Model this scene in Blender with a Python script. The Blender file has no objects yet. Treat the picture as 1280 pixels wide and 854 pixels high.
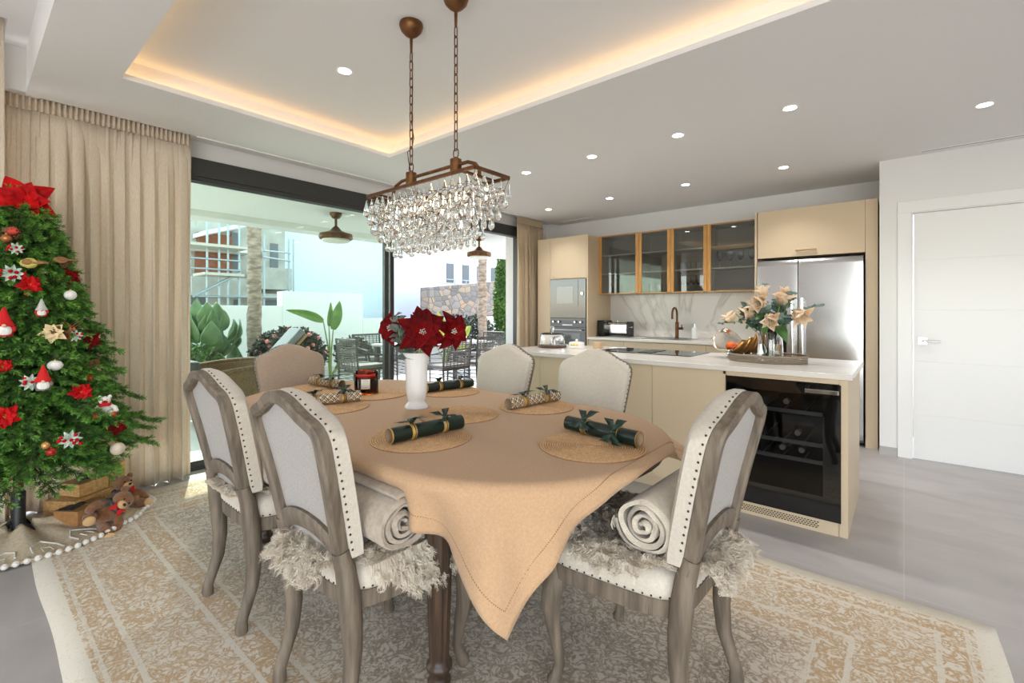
import bpy, bmesh, math, random
import numpy as np
from mathutils import Vector, Matrix, Euler
PI = math.pi
SC = bpy.context.scene
COL = SC.collection
rnd = random.Random(7)

# ---------------------------------------------------------------- materials
def lin(c):
    return tuple(((x/255)/12.92 if x/255 <= .04045 else ((x/255+.055)/1.055)**2.4) for x in c) + (1,)

def nodes(name):
    m = bpy.data.materials.new(name); m.use_nodes = True
    nt = m.node_tree; nt.nodes.clear()
    out = nt.nodes.new('ShaderNodeOutputMaterial')
    return m, nt, out

def N(nt, t, **k):
    n = nt.nodes.new(t)
    for a, b in k.items():
        if a in n.inputs: n.inputs[a].default_value = b
        else: setattr(n, a, b)
    return n

def coords(nt, scale=(1, 1, 1), kind='Object'):
    tc = N(nt, 'ShaderNodeTexCoord'); mp = N(nt, 'ShaderNodeMapping')
    mp.inputs['Scale'].default_value = scale
    nt.links.new(tc.outputs[kind], mp.inputs['Vector'])
    return mp.outputs['Vector']

def mk(name, col, rough=.5, metal=0., noise=None, bump=None, spec=.5, sheen=0, coat=0, translucent=0, subsurface=0):
    """noise=(scale, colour2, detail, stretch); bump=(scale, strength, stretch)"""
    m, nt, out = nodes(name)
    b = N(nt, 'ShaderNodeBsdfPrincipled')
    b.inputs['Roughness'].default_value = rough
    b.inputs['Metallic'].default_value = metal
    b.inputs['Specular IOR Level'].default_value = spec
    b.inputs['Sheen Weight'].default_value = sheen
    b.inputs['Coat Weight'].default_value = coat
    b.inputs['Base Color'].default_value = lin(col)
    csock = None
    if noise:
        sc, c2, det, st = noise
        tx = N(nt, 'ShaderNodeTexNoise'); tx.inputs['Scale'].default_value = sc; tx.inputs['Detail'].default_value = det
        nt.links.new(coords(nt, st), tx.inputs['Vector'])
        rp = N(nt, 'ShaderNodeValToRGB')
        rp.color_ramp.elements[0].position = .35; rp.color_ramp.elements[1].position = .65
        rp.color_ramp.elements[0].color = lin(col); rp.color_ramp.elements[1].color = lin(c2)
        nt.links.new(tx.outputs['Fac'], rp.inputs['Fac'])
        csock = rp.outputs['Color']
        nt.links.new(csock, b.inputs['Base Color'])
    if bump:
        sc, stg, st = bump
        tx = N(nt, 'ShaderNodeTexNoise'); tx.inputs['Scale'].default_value = sc; tx.inputs['Detail'].default_value = 3
        nt.links.new(coords(nt, st), tx.inputs['Vector'])
        bp = N(nt, 'ShaderNodeBump'); bp.inputs['Strength'].default_value = stg; bp.inputs['Distance'].default_value = .01
        nt.links.new(tx.outputs['Fac'], bp.inputs['Height']); nt.links.new(bp.outputs['Normal'], b.inputs['Normal'])
    sh = b.outputs['BSDF']
    if translucent:
        t = N(nt, 'ShaderNodeBsdfTranslucent'); t.inputs['Color'].default_value = lin(col)
        if csock: nt.links.new(csock, t.inputs['Color'])
        mx = N(nt, 'ShaderNodeMixShader'); mx.inputs['Fac'].default_value = translucent
        nt.links.new(sh, mx.inputs[1]); nt.links.new(t.outputs[0], mx.inputs[2]); sh = mx.outputs[0]
    nt.links.new(sh, out.inputs['Surface'])
    return m

def emis(name, col, strength):
    m, nt, out = nodes(name)
    e = N(nt, 'ShaderNodeEmission'); e.inputs['Color'].default_value = lin(col); e.inputs['Strength'].default_value = strength
    nt.links.new(e.outputs[0], out.inputs['Surface'])
    return m

def pane(name, tint, ior=1.45, rough=0.0):
    """thin sheet of glass: tinted see-through plus mirror reflection by Fresnel"""
    m, nt, out = nodes(name)
    t = N(nt, 'ShaderNodeBsdfTransparent'); t.inputs['Color'].default_value = lin(tint)
    g = N(nt, 'ShaderNodeBsdfGlossy'); g.inputs['Roughness'].default_value = rough
    fr = N(nt, 'ShaderNodeFresnel'); fr.inputs['IOR'].default_value = ior
    mx = N(nt, 'ShaderNodeMixShader')
    ge = N(nt, 'ShaderNodeNewGeometry'); iv_ = N(nt, 'ShaderNodeMath', operation='SUBTRACT'); iv_.inputs[0].default_value = 1
    ml = N(nt, 'ShaderNodeMath', operation='MULTIPLY')          # the sheet mirrors on the side the light comes from, not again on its far side
    nt.links.new(ge.outputs['Backfacing'], iv_.inputs[1]); nt.links.new(iv_.outputs[0], ml.inputs[0]); nt.links.new(fr.outputs[0], ml.inputs[1])
    nt.links.new(ml.outputs[0], mx.inputs['Fac']); nt.links.new(t.outputs[0], mx.inputs[1]); nt.links.new(g.outputs[0], mx.inputs[2])
    nt.links.new(mx.outputs[0], out.inputs['Surface'])
    return m

def solidglass(name, col, ior=1.45):
    m, nt, out = nodes(name)
    b = N(nt, 'ShaderNodeBsdfPrincipled')
    b.inputs['Base Color'].default_value = lin(col); b.inputs['Roughness'].default_value = 0
    b.inputs['Transmission Weight'].default_value = 1; b.inputs['IOR'].default_value = ior
    nt.links.new(b.outputs[0], out.inputs['Surface'])
    return m

# ---------------------------------------------------------------- mesh building
class MB:
    def __init__(s): s.v = []; s.f = []; s.m = []; s.cur = 0
    def add(s, vs, fs, M=None):
        o = len(s.v)
        if M is not None: vs = [M @ Vector(p) for p in vs]
        s.v.extend(tuple(p) for p in vs)
        for f in fs: s.f.append(tuple(i+o for i in f)); s.m.append(s.cur)
        return s
    def box(s, x0, x1, y0, y1, z0, z1, M=None):
        return s.add([(x0,y0,z0),(x1,y0,z0),(x1,y1,z0),(x0,y1,z0),(x0,y0,z1),(x1,y0,z1),(x1,y1,z1),(x0,y1,z1)],
                     [(0,3,2,1),(4,5,6,7),(0,1,5,4),(1,2,6,5),(2,3,7,6),(3,0,4,7)], M)
    def tube(s, pts, r, n=8, closed=False, cap=True, flat=1.0, M=None):
        pts = [Vector(p) for p in pts]; k = len(pts)
        rs = r if hasattr(r, '__len__') else [r]*k
        vs = []; prev = None
        for i, p in enumerate(pts):
            if closed: t = pts[(i+1) % k]-pts[i-1]
            else: t = pts[min(i+1, k-1)]-pts[max(i-1, 0)]
            if t.length < 1e-9: t = Vector((0,0,1))
            t.normalize()
            if prev is None:
                a = Vector((0,0,1)) if abs(t.z) < .9 else Vector((1,0,0))
                u = t.cross(a).normalized()
            else:
                u = prev - t*prev.dot(t)
                u = u.normalized() if u.length > 1e-6 else t.orthogonal().normalized()
            prev = u; w = t.cross(u)
            for j in range(n):
                a = 2*PI*(j+.5)/n
                vs.append(p + (u*math.cos(a) + w*math.sin(a)*flat)*rs[i])
        fs = []
        for i in range(k if closed else k-1):
            i2 = (i+1) % k
            for j in range(n):
                fs.append((i*n+j, i*n+(j+1) % n, i2*n+(j+1) % n, i2*n+j))
        if cap and not closed:
            fs.append(tuple(range(n-1, -1, -1))); fs.append(tuple((k-1)*n+j for j in range(n)))
        return s.add(vs, fs, M)
    def lathe(s, prof, n=24, c=(0,0,0), M=None, fn=None):
        vs = []; fs = []; rings = []
        for r, z in prof:
            if r < 1e-6:
                rings.append([len(vs)]); vs.append((c[0], c[1], c[2]+z))
            else:
                base = len(vs); rings.append([base+j for j in range(n)])
                for j in range(n):
                    a = 2*PI*j/n; k = fn(a, z) if fn else 1
                    vs.append((c[0]+r*k*math.cos(a), c[1]+r*k*math.sin(a), c[2]+z))
        for i in range(len(rings)-1):
            A, B = rings[i], rings[i+1]
            if len(A) == 1 and len(B) == 1: continue
            for j in range(n):
                j2 = (j+1) % n
                if len(A) == 1: fs.append((A[0], B[j2], B[j]))
                elif len(B) == 1: fs.append((A[j], A[j2], B[0]))
                else: fs.append((A[j], A[j2], B[j2], B[j]))
        return s.add(vs, fs, M)
    def ball(s, c, r, n=12, m=8, sc=(1,1,1), M=None):
        prof = [(math.sin(PI*i/m)*r, -math.cos(PI*i/m)*r) for i in range(m+1)]
        T = Matrix.Translation(c) @ Matrix.Diagonal((*sc, 1))
        return s.lathe(prof, n, M=(M @ T if M is not None else T))
    def prism(s, poly, z0, z1, M=None):
        n = len(poly)
        vs = [(x,y,z0) for x,y in poly]+[(x,y,z1) for x,y in poly]
        fs = [tuple(range(n-1,-1,-1)), tuple(range(n,2*n))]+[(i,(i+1)%n,n+(i+1)%n,n+i) for i in range(n)]
        return s.add(vs, fs, M)
    def grid(s, fn, nu, nv, M=None, closed_u=False):
        vs = [fn(i/(nu if closed_u else nu-1), j/(nv-1)) for i in range(nu) for j in range(nv)]
        fs = []
        for i in range(nu if closed_u else nu-1):
            i2 = (i+1) % nu
            for j in range(nv-1):
                fs.append((i*nv+j, i2*nv+j, i2*nv+j+1, i*nv+j+1))
        return s.add(vs, fs, M)
    def loops(s, rings, M=None, cap=True):
        n = len(rings[0]); vs = [p for r in rings for p in r]; fs = []
        for i in range(len(rings)-1):
            for j in range(n):
                fs.append((i*n+j, i*n+(j+1)%n, (i+1)*n+(j+1)%n, (i+1)*n+j))
        if cap:
            fs.append(tuple(range(n-1,-1,-1))); fs.append(tuple((len(rings)-1)*n+j for j in range(n)))
        return s.add(vs, fs, M)
    def build(s, name, mats, parent=None, smooth=40, bevel=0, seg=2, loc=None, rot=None, solid=0, fix=True, kind=None, label=None):
        me = bpy.data.meshes.new(name)
        me.from_pydata(s.v, [], s.f)
        if not isinstance(mats, (list, tuple)): mats = [mats]
        for m in mats: me.materials.append(m)
        if len(mats) > 1: me.polygons.foreach_set('material_index', s.m)
        if fix:
            bm = bmesh.new(); bm.from_mesh(me)
            bmesh.ops.recalc_face_normals(bm, faces=bm.faces); bm.to_mesh(me); bm.free()
        if smooth:
            me.shade_smooth()
            if smooth < 180: me.set_sharp_from_angle(angle=math.radians(smooth))
        me.update()
        o = bpy.data.objects.new(name, me); COL.objects.link(o)
        if parent: o.parent = parent
        if loc: o.location = loc
        if rot: o.rotation_euler = rot
        if solid:
            md = o.modifiers.new('thick', 'SOLIDIFY'); md.thickness = solid; md.offset = 0
        if bevel:
            md = o.modifiers.new('bev', 'BEVEL'); md.width = bevel; md.segments = seg; md.limit_method = 'ANGLE'; md.angle_limit = math.radians(40)
            md.harden_normals = True
        if kind: o['kind'] = kind
        if label: o['label'] = label
        return o

def box(name, x0, x1, y0, y1, z0, z1, m, parent=None, bevel=.002, **k):
    return MB().box(min(x0,x1),max(x0,x1),min(y0,y1),max(y0,y1),z0,z1).build(name, m, parent, smooth=40, bevel=bevel, **k)

def tag(o, label, cat, group=None, kind=None):
    o['label'] = label; o['category'] = cat
    if group: o['group'] = group
    if kind: o['kind'] = kind
    return o

def thing(name, label, cat, loc=(0,0,0), rz=0, group=None):
    o = bpy.data.objects.new(name, None); COL.objects.link(o)
    o.empty_display_size = .1
    o.location = loc; o.rotation_euler = (0,0,rz)
    return tag(o, label, cat, group)

def dup(root, loc, rz=0, label=None, rot=None, scale=None):
    r = root.copy(); COL.objects.link(r); r.location = loc; r.rotation_euler = rot if rot else (0,0,rz)
    if scale: r.scale = (scale,)*3
    if label: r['label'] = label
    for ch in list(root.children):
        c = ch.copy(); COL.objects.link(c); c.parent = r
        for g in list(ch.children):
            d = g.copy(); COL.objects.link(d); d.parent = c
    return r

def struct(o):
    o['kind'] = 'structure'; return o

def lerp(a, b, t): return a+(b-a)*t
def smooth01(t): t = max(0, min(1, t)); return t*t*(3-2*t)

# a ray of the photograph met with a plane: used to find where things stand
FPX, CX, HY, CH = 582., 640., 388., 1.26
def ray(u, v):
    a = (u-CX)/FPX
    return Vector((.765*a-.644, .644*a+.765, (HY-v)/FPX))
def at_z(u, v, z):
    d = ray(u, v); t = (z-CH)/d.z
    return Vector((0,0,CH)) + d*t
def at_x(u, v, x):
    d = ray(u, v); return Vector((0,0,CH)) + d*(x/d.x)
def at_y(u, v, y):
    d = ray(u, v); return Vector((0,0,CH)) + d*(y/d.y)
# ================================================================ materials of the place
CEIL = 2.57
m_wall = mk('white wall paint', (232,231,229), .8, bump=(60,.02,(1,1,1)))
m_ceil = mk('white ceiling paint', (236,235,234), .85, bump=(60,.02,(1,1,1)))
m_door = mk('white lacquer', (238,238,237), .35)
m_cream = mk('cream lacquer fronts', (203,183,154), .45, bump=(400,.02,(1,1,1)))
m_oak = mk('oak', (205,155,90), .45, noise=(9,(180,128,68),4,(6,6,.5)), bump=(60,.05,(6,6,.4)))
m_oakpale = mk('pale oak veneer', (210,180,140), .5, noise=(8,(196,165,124),4,(6,6,.4)))
m_steel = mk('brushed steel', (200,200,202), .22, 1, bump=(220,.03,(.02,.02,1)))
m_chrome = mk('chrome', (225,225,225), .08, 1)
m_black = mk('black enamel', (10,10,11), .25)
m_blackglass = mk('black glass', (8,9,10), .04, spec=.8)
m_ovenglass = mk('grey oven glass', (38,42,41), .05, spec=1.0)
m_alu = mk('anthracite aluminium', (52,53,52), .4)
m_led = emis('lamp glow', (255,244,228), 14)
m_warm = emis('warm led strip', (255,204,140), 2.3)
m_bronze = mk('antique bronze', (122,84,52), .42, .8, noise=(18,(88,58,36),3,(1,1,1)))
m_brass = mk('brass', (190,150,80), .3, 1)
m_grout = mk('gap dark', (60,52,44), .8)
m_glass = pane('clear pane', (247,252,248))
m_darkglass = pane('smoked pane', (228,229,227), 2.0)
m_coolglass = pane('dark cooler pane', (205,206,206), 1.45)

def marble():
    m, nt, out = nodes('white veined marble')
    b = N(nt, 'ShaderNodeBsdfPrincipled'); b.inputs['Roughness'].default_value = .18
    v = coords(nt, (1,1,1))
    n1 = N(nt, 'ShaderNodeTexNoise'); n1.inputs['Scale'].default_value = 1.1; n1.inputs['Detail'].default_value = 6; n1.inputs['Distortion'].default_value = 1.2
    nt.links.new(v, n1.inputs['Vector'])
    s = N(nt, 'ShaderNodeMath', operation='SUBTRACT'); s.inputs[1].default_value = .5; nt.links.new(n1.outputs['Fac'], s.inputs[0])
    a = N(nt, 'ShaderNodeMath', operation='ABSOLUTE'); nt.links.new(s.outputs[0], a.inputs[0])
    r = N(nt, 'ShaderNodeValToRGB'); e = r.color_ramp.elements
    e[0].position = 0; e[0].color = lin((196,189,182)); e[1].position = .030; e[1].color = lin((226,222,217))
    e2 = e.new(.006); e2.color = lin((212,206,200))
    nt.links.new(a.outputs[0], r.inputs['Fac']); nt.links.new(r.outputs[0], b.inputs['Base Color'])
    nt.links.new(b.outputs[0], out.inputs['Surface'])
    return m
m_marble = marble()
m_stone = mk('pale worktop stone', (222,216,209), .16, noise=(3,(212,205,198),5,(.5,3,1)))

def tiles():
    m, nt, out = nodes('grey porcelain tiles')
    b = N(nt, 'ShaderNodeBsdfPrincipled'); b.inputs['Roughness'].default_value = .42
    v = coords(nt, (1,1,1))
    br = N(nt, 'ShaderNodeTexBrick'); br.offset = 0; br.inputs['Scale'].default_value = 1
    br.inputs['Brick Width'].default_value = .9; br.inputs['Row Height'].default_value = .9
    br.inputs['Mortar Size'].default_value = .0022; br.inputs['Mortar Smooth'].default_value = 0
    br.inputs['Mortar'].default_value = lin((187,182,180))
    nt.links.new(v, br.inputs['Vector'])
    nz = N(nt, 'ShaderNodeTexNoise'); nz.inputs['Scale'].default_value = 2.2; nz.inputs['Detail'].default_value = 7; nz.inputs['Distortion'].default_value = .6
    v2 = coords(nt, (1,2.5,1)); nt.links.new(v2, nz.inputs['Vector'])
    rp = N(nt, 'ShaderNodeValToRGB'); e = rp.color_ramp.elements
    e[0].position = .3; e[0].color = lin((166,160,158)); e[1].position = .7; e[1].color = lin((182,177,175))
    nt.links.new(nz.outputs['Fac'], rp.inputs['Fac'])
    nt.links.new(rp.outputs[0], br.inputs['Color1']); nt.links.new(rp.outputs[0], br.inputs['Color2'])
    nt.links.new(br.outputs['Color'], b.inputs['Base Color']); nt.links.new(b.outputs[0], out.inputs['Surface'])
    return m
m_tile = tiles()

# ================================================================ room shell
WX, BY, DY, RX, FY = -4.3, 5.98, 5.22, 4.2, -3.6       # glass wall, kitchen wall, door wall, right wall, wall behind
struct(MB().box(-4.42, RX+.15, FY-.15, BY+.15, -.08, 0).build('floor', m_tile, smooth=0))

# ceiling: low slab with a tray hole, tray recess, high part over the living side
TX0, TX1, TY0, TY1, TZ = -3.37, 1.2, .59, 2.375, 2.715
SY = .32
mb = MB()
lip = .03
def slab(x0,x1,y0,y1,z0,z1): mb.box(x0,x1,y0,y1,z0,z1)
slab(-4.08, TX0, SY, BY, CEIL, CEIL+lip); slab(TX1, RX, SY, BY, CEIL, CEIL+lip)
slab(TX0, TX1, SY, TY0, CEIL, CEIL+lip); slab(TX0, TX1, TY1, BY, CEIL, CEIL+lip)
slab(-4.32, -4.08, SY, BY, CEIL+.04, CEIL+.07)                      # curtain pocket
slab(-4.08, -4.05, SY, BY, CEIL+lip, CEIL+.06)
g = .09                                                              # the recess runs on behind the lip
slab(TX0-g-.05, TX0-g, TY0-g, TY1+g, CEIL+lip, TZ); slab(TX1+g, TX1+g+.05, TY0-g, TY1+g, CEIL+lip, TZ)
slab(TX0-g-.05, TX1+g+.05, TY0-g-.05, TY0-g, CEIL+lip, TZ); slab(TX0-g-.05, TX1+g+.05, TY1+g, TY1+g+.05, CEIL+lip, TZ)
slab(TX0-g-.05, TX1+g+.05, TY0-g-.05, TY1+g+.05, TZ, TZ+.05)
slab(-4.1, RX, SY-.06, SY, CEIL, 2.9)                                # face of the step up
slab(-3.72, RX, FY, SY, 2.84, 2.9); slab(-4.42, -3.722, .17, SY, 2.841, 2.95)
slab(-4.42, -3.70, FY, .25, 3.2, 3.25); slab(-3.718, -3.70, FY, .2, 2.86, 3.21); slab(-4.41, -3.71, .18, .25, 2.86, 3.21)
struct(mb.build('ceiling', m_ceil, smooth=0, fix=False))
# hidden warm strip on the ledge round the tray
st = thing('led_strip', 'warm glowing strip hidden round the recessed ceiling tray', 'light', (0,0,0))
led_z = CEIL+lip+.001
for a in [(TX0-.075,TX0-.05,TY0-.05,TY1+.05),(TX1+.05,TX1+.075,TY0-.05,TY1+.05),(TX0-.05,TX1+.05,TY0-.075,TY0-.05),(TX0-.05,TX1+.05,TY1+.05,TY1+.075)]:
    MB().box(*a, led_z, led_z+.012).build('strip', m_warm, st, smooth=0)

def wall(name, pieces, m=None):
    mb = MB()
    for p in pieces: mb.box(*p)
    return struct(mb.build(name, m or m_wall, smooth=0))
# window wall on the left: open from Y 0.2 to 5.25 under the header
wall('wall_left', [(-4.42,-4.06,.17,.315,2.58,2.90),(-4.42,WX-.02,FY,-3.2,0,3.25),(-4.42,WX-.02,-3.2,.16,2.45,3.25),(-4.42,WX-.02,.315,5.25,2.46,2.64),(-4.42,WX-.02,5.25,BY+.1,0,2.64),])
wall('wall_back', [(-4.42,-.1,BY,BY+.12,0,2.62)])
wall('wall_right', [(-.165,.02,DY,DY+.12,0,2.6),(.02,.93,DY,DY+.12,2.12,2.6),(.93,RX,DY,DY+.12,0,2.6),(-.165,-.045,DY+.12,BY,0,2.6)])
# walls behind the camera; openings added and sized for the light they admit
wall('wall_side', [(RX,RX+.12,FY,-3.0,0,2.9),(RX,RX+.12,-3.0,0,2.35,2.9),(RX,RX+.12,-3.0,0,0,.1),(RX,RX+.12,0,DY+.12,0,2.9)])
wall('wall_front', [(-4.42,-3.4,FY-.12,FY,0,3.25),(-3.4,-.3,FY-.12,FY,0,3.25),(-.3,3.6,FY-.12,FY,2.5,3.25),(-.3,3.6,FY-.12,FY,0,.1),(3.6,RX+.12,FY-.12,FY,0,3.25)])
struct(box('baseboard_right', -.165, -.045, DY-.012, DY, 0, .07, mk('grey skirting tile', (178,174,171), .4), bevel=0))
struct(box('baseboard_side', .985, RX, DY-.012, DY, 0, .07, bpy.data.materials['grey skirting tile'], bevel=0))
struct(box('trim_1', -4.075, -4.06, 1.15, 5.0, CEIL-.008, CEIL, m_door, bevel=0))   # curtain track edge

# white door
d = thing('door_1', 'white door with four grooves and a lever handle', 'door', (.063, DY, 0)); d['kind'] = 'structure'; del d['label']; del d['category']
mb = MB(); zs = [.005,.382,.828,1.26,1.685,2.08]
for a, b in zip(zs, zs[1:]): mb.box(0, .82, -.004, .036, a+.002, b-.002)
mb.box(.001, .819, .0, .034, .005, 2.08)
mb.build('door_leaf', m_door, d, bevel=.0015)
mb = MB(); mb.box(-.105,-.012,-.022,.02,0,2.092); mb.box(.832,.925,-.022,.02,0,2.092); mb.box(-.105,.925,-.022,.02,2.092,2.19)
mb.box(-.03,-.004,-.006,.1,0,2.09); mb.box(.824,.85,-.006,.1,0,2.09); mb.box(-.03,.85,-.006,.1,2.084,2.11)
mb.build('door_frame', m_door, d, bevel=.003)
mb = MB(); mb.box(.03,.085,-.014,-.004,.975,1.03); mb.tube([(.057,-.01,1.003),(.057,-.052,1.003),(.063,-.058,1.003),(.17,-.058,1.003)], .009, 10)
mb.build('door_handle', m_chrome, d, bevel=.001)

# sliding glass wall
w = thing('window_1', '', ''); w['kind'] = 'structure'; del w['label']; del w['category']
mb = MB(); mb.box(WX-.06, WX+.05, .3, 5.25, 2.316, 2.46)
mb.build('header_rail', m_alu, w, bevel=.003)
mb = MB(); mb.box(WX-.06, WX+.05, .3, 5.25, 0, .03); mb.build('floor_track', m_alu, w, bevel=.002)
def sash(nm, y0, y1, x, m):
    s = MB(); t = .05
    s.box(x-.022,x+.022,y0,y0+t,.03,2.316); s.box(x-.022,x+.022,y1-t,y1,.03,2.316); s.box(x-.02,x+.02,y0+t,y1-t,.03,.075); s.box(x-.02,x+.02,y0+t,y1-t,2.28,2.316)
    o = s.build(nm, m_alu, w, bevel=.002)
    MB().box(x-.004,x+.004,y0+t,y1-t,.075,2.28).build('pane', m, o, smooth=0)
sash('sliding_sash', .3, 2.99, WX+.02, m_glass)
sash('sliding_sash', .42, 3.10, WX-.035, m_glass)
struct(box('window_2', WX-.06, WX+.05, 5.2, 5.25, .03, 2.316, m_alu))

# ---------------------------------------------------------------- ceiling fittings
def spot(x, y, z, label):
    t = thing('ceiling_spotlight', label, 'light', (x, y, z), 0, 'recessed ceiling spotlights')
    MB().lathe([(.036,-.001),(.046,-.004),(.05,-.001),(.05,0),(.036,0)], 28).build('trim_ring', m_door, t)
    MB().lathe([(0,-.002),(.037,-.002),(.037,0),(0,0)], 24).build('lamp_lens', m_led, t)
    return t
SPOTS = [(-2.60,1.51,TZ,'round spotlight inside the recessed ceiling tray, left of the chandelier'),
 (-.564,3.465,CEIL,'ceiling spotlight above the right end of the island, over the wine cooler'),
 (-1.295,3.465,CEIL,'ceiling spotlight second from the right in the row over the island'),
 (-2.035,3.475,CEIL,'ceiling spotlight third from the right in the row over the island'),
 (-2.75,3.479,CEIL,'ceiling spotlight at the far left end of the row over the island'),
 (.394,4.21,CEIL,'lone ceiling spotlight in front of the white door, furthest right'),
 (-.845,4.87,CEIL,'ceiling spotlight nearest the fridge, right end of the row by the wall cabinets'),
 (-1.742,4.88,CEIL,'ceiling spotlight second from the fridge in the row by the wall cabinets'),
 (-2.634,4.90,CEIL,'ceiling spotlight third from the fridge in the row by the wall cabinets'),
 (-3.531,4.93,CEIL,'ceiling spotlight nearest the oven tower, left end of the far row')]
for s_ in SPOTS: spot(*s_)
def slot(x0,x1,y,label):
    t = thing('air_vent', label, 'vent', ((x0+x1)/2,y,CEIL)); h = (x1-x0)/2
    m = MB(); m.box(-h,h,-.03,-.018,-.005,0); m.box(-h,h,.018,.03,-.005,0); m.box(-h,-h+.012,-.018,.018,-.005,0); m.box(h-.012,h,-.018,.018,-.005,0)
    m.build('vent_frame', m_door, t); MB().box(-h+.012,h-.012,-.004,.004,-.004,0).build('slat', mk('vent grey',(150,146,144),.6), t, smooth=0)
slot(.10, 1.5, 5.12, 'long narrow ceiling air slot above the white door')
slot(-3.9, -3.35, 5.75, 'short ceiling air slot above the oven tower')

# ---------------------------------------------------------------- curtains
def curtain_mat(name, c1, c2):
    return mk(name, c1, .9, noise=(70,c2,4,(3,3,.6)), bump=(420,.25,(1,1,.6)), sheen=.2, translucent=.2)
m_curt = curtain_mat('beige linen curtain', (240,227,208), (230,214,192))
m_curt2 = curtain_mat('sand linen curtain', (220,200,170), (208,187,156))
def curtain(name, label, x, y0, y1, ztop, zbot, m, seed, folds, amp=.05):
    t = thing(name, label, 'curtain', (x, (y0+y1)/2, 0))
    R = random.Random(seed); L = y1-y0
    ph = [R.uniform(0,6.28) for _ in range(6)]
    def off(u, k):          # k: 0 at head, 1 at hem
        q = u*folds*2*PI + 1.1*math.sin(u*9+ph[0]) + .8*math.sin(u*17+ph[1])*k
        a = math.sin(q)*(.75+.35*math.sin(u*13+ph[2])) + .28*math.sin(2.1*q+ph[3])*k
        head = .45*math.sin(u*folds*4.3*PI+ph[4])
        return lerp(head*.5, a, smooth01(k*4+.12))
    nu = int(folds*22); nv = 26
    def fn(u, v):
        k = v; z = lerp(ztop-.1, zbot, v)
        o = off(u, k); a2 = amp*(.55+.45*k)
        y = -L/2 + L*u + .35*amp*math.sin(u*folds*4*PI+ph[5])*(1-.3*k)
        return (o*a2, y, z + (.008*math.sin(u*40) if v == 1 else 0))
    mb = MB(); mb.grid(fn, nu, nv)
    mb.build('drape', m, t, smooth=180, solid=.003)
    def hd(u, v):
        z = lerp(ztop, ztop-.1, v); pinch = 1-.45*math.exp(-((v-.72)/.14)**2)
        return (amp*.55*math.sin(u*folds*6.2*PI+ph[4])*pinch*.62 + .003, -L/2+L*u, z)
    MB().grid(hd, int(folds*30), 9).build('gathered_heading', m, t, smooth=180, solid=.003)
    def hm(u, v):
        p = fn(u, 1); return (p[0]+.004, p[1], zbot+.14-.14*v)
    return t
curtain('curtain', 'long beige linen curtain hanging behind the Christmas tree beside the glass wall', -4.14, .05, 1.13, 2.60, .006, m_curt, 3, 13, .055)
curtain('curtain', 'narrow strip of beige curtain at the far left edge above the tree top', -3.93, -.7, .175, 3.18, .015, m_curt, 5, 9, .05)
curtain('curtain', 'sand coloured curtain between the open glass door and the oven tower', -4.17, 5.06, 5.66, 2.60, .015, m_curt2, 8, 7, .05)
# ================================================================ kitchen
def panel(name, x0,x1,y0,y1,z0,z1, m, parent, bevel=.0015, **k):
    return box(name, x0,x1,y0,y1,z0,z1, m, parent, bevel, **k)
KY = 5.35
# --- oven tower
t = thing('oven_cabinet', 'tall cream cabinet tower holding the two built-in ovens', 'cabinet', (-3.6, KY, 0))
mb = MB(); mb.box(-.42,.408,.02,.62,.0,.10)
mb.box(-.42,-.2,.02,.62,.1,2.25); mb.box(.385,.408,.0,.62,.1,2.265); mb.box(-.2,.385,.55,.62,.1,2.25); mb.box(-.2,.385,.02,.55,2.235,2.25); mb.box(-.2,.385,.02,.55,1.68,1.70); mb.box(-.2,.385,.02,.55,1.135,1.15); mb.box(-.2,.385,.02,.55,.53,.55)
mb.build('body', m_cream, t, bevel=.001)
panel('filler_panel', -.42,-.2025, 0,.019,.1,2.265, m_cream, t)
panel('door', -.1985,.383,0,.019,1.695,2.265, m_cream, t)
panel('drawer_front', -.1985,.383,0,.019,.1,.538, m_cream, t)
t = thing('microwave_oven', 'upper built-in oven with plain grey glass front and a dial', 'oven', (-3.508, KY, 1.155))
panel('body', -.285,.285,.03,.5,.0,.52, m_black, t)
panel('glass_front', -.288,.288,-.012,.03,.0,.527, m_ovenglass, t)
panel('control_strip', .17,.175,-.0135,-.012,.16,.52, m_black, t, 0)
MB().lathe([(0,.012),(.02,.012),(.022,0),(0,0)],20).build('dial', m_steel, t, loc=(.235,-.013,.33), rot=(PI/2,0,0))
panel('window', -.17,.09,-.0135,-.012,.2,.43, mk('oven window pale',(92,98,97),.06,spec=1), t, 0)
t = thing('oven', 'lower built-in oven with a row of knobs under the plain glass one', 'oven', (-3.508, KY, .553))
panel('body', -.285,.285,.03,.5,.0,.58, m_black, t)
panel('glass_door', -.288,.288,-.014,.03,.0,.475, m_ovenglass, t)
panel('control_panel', -.288,.288,-.012,.03,.48,.597, m_ovenglass, t)
panel('display', -.08,.08,-.0135,-.012,.50,.515, mk('display light',(225,230,230),.3), t, 0)
panel('window', -.20,.20,-.0155,-.014,.12,.40, bpy.data.materials['oven window pale'], t, 0)
mb = MB(); mb.box(-.2,-.185,-.045,-.014,.435,.45); mb.box(.185,.2,-.045,-.014,.435,.45); mb.tube([(-.25,-.045,.442),(.25,-.045,.442)],.008,10); mb.build('handle', m_steel, t)
for k in (-.22,-.13,.13,.22):
    MB().lathe([(0,.026),(.014,.026),(.018,0),(0,0)],16).build('knob', m_steel, t, loc=(k,-.012,.55), rot=(PI/2,0,0))

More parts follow.
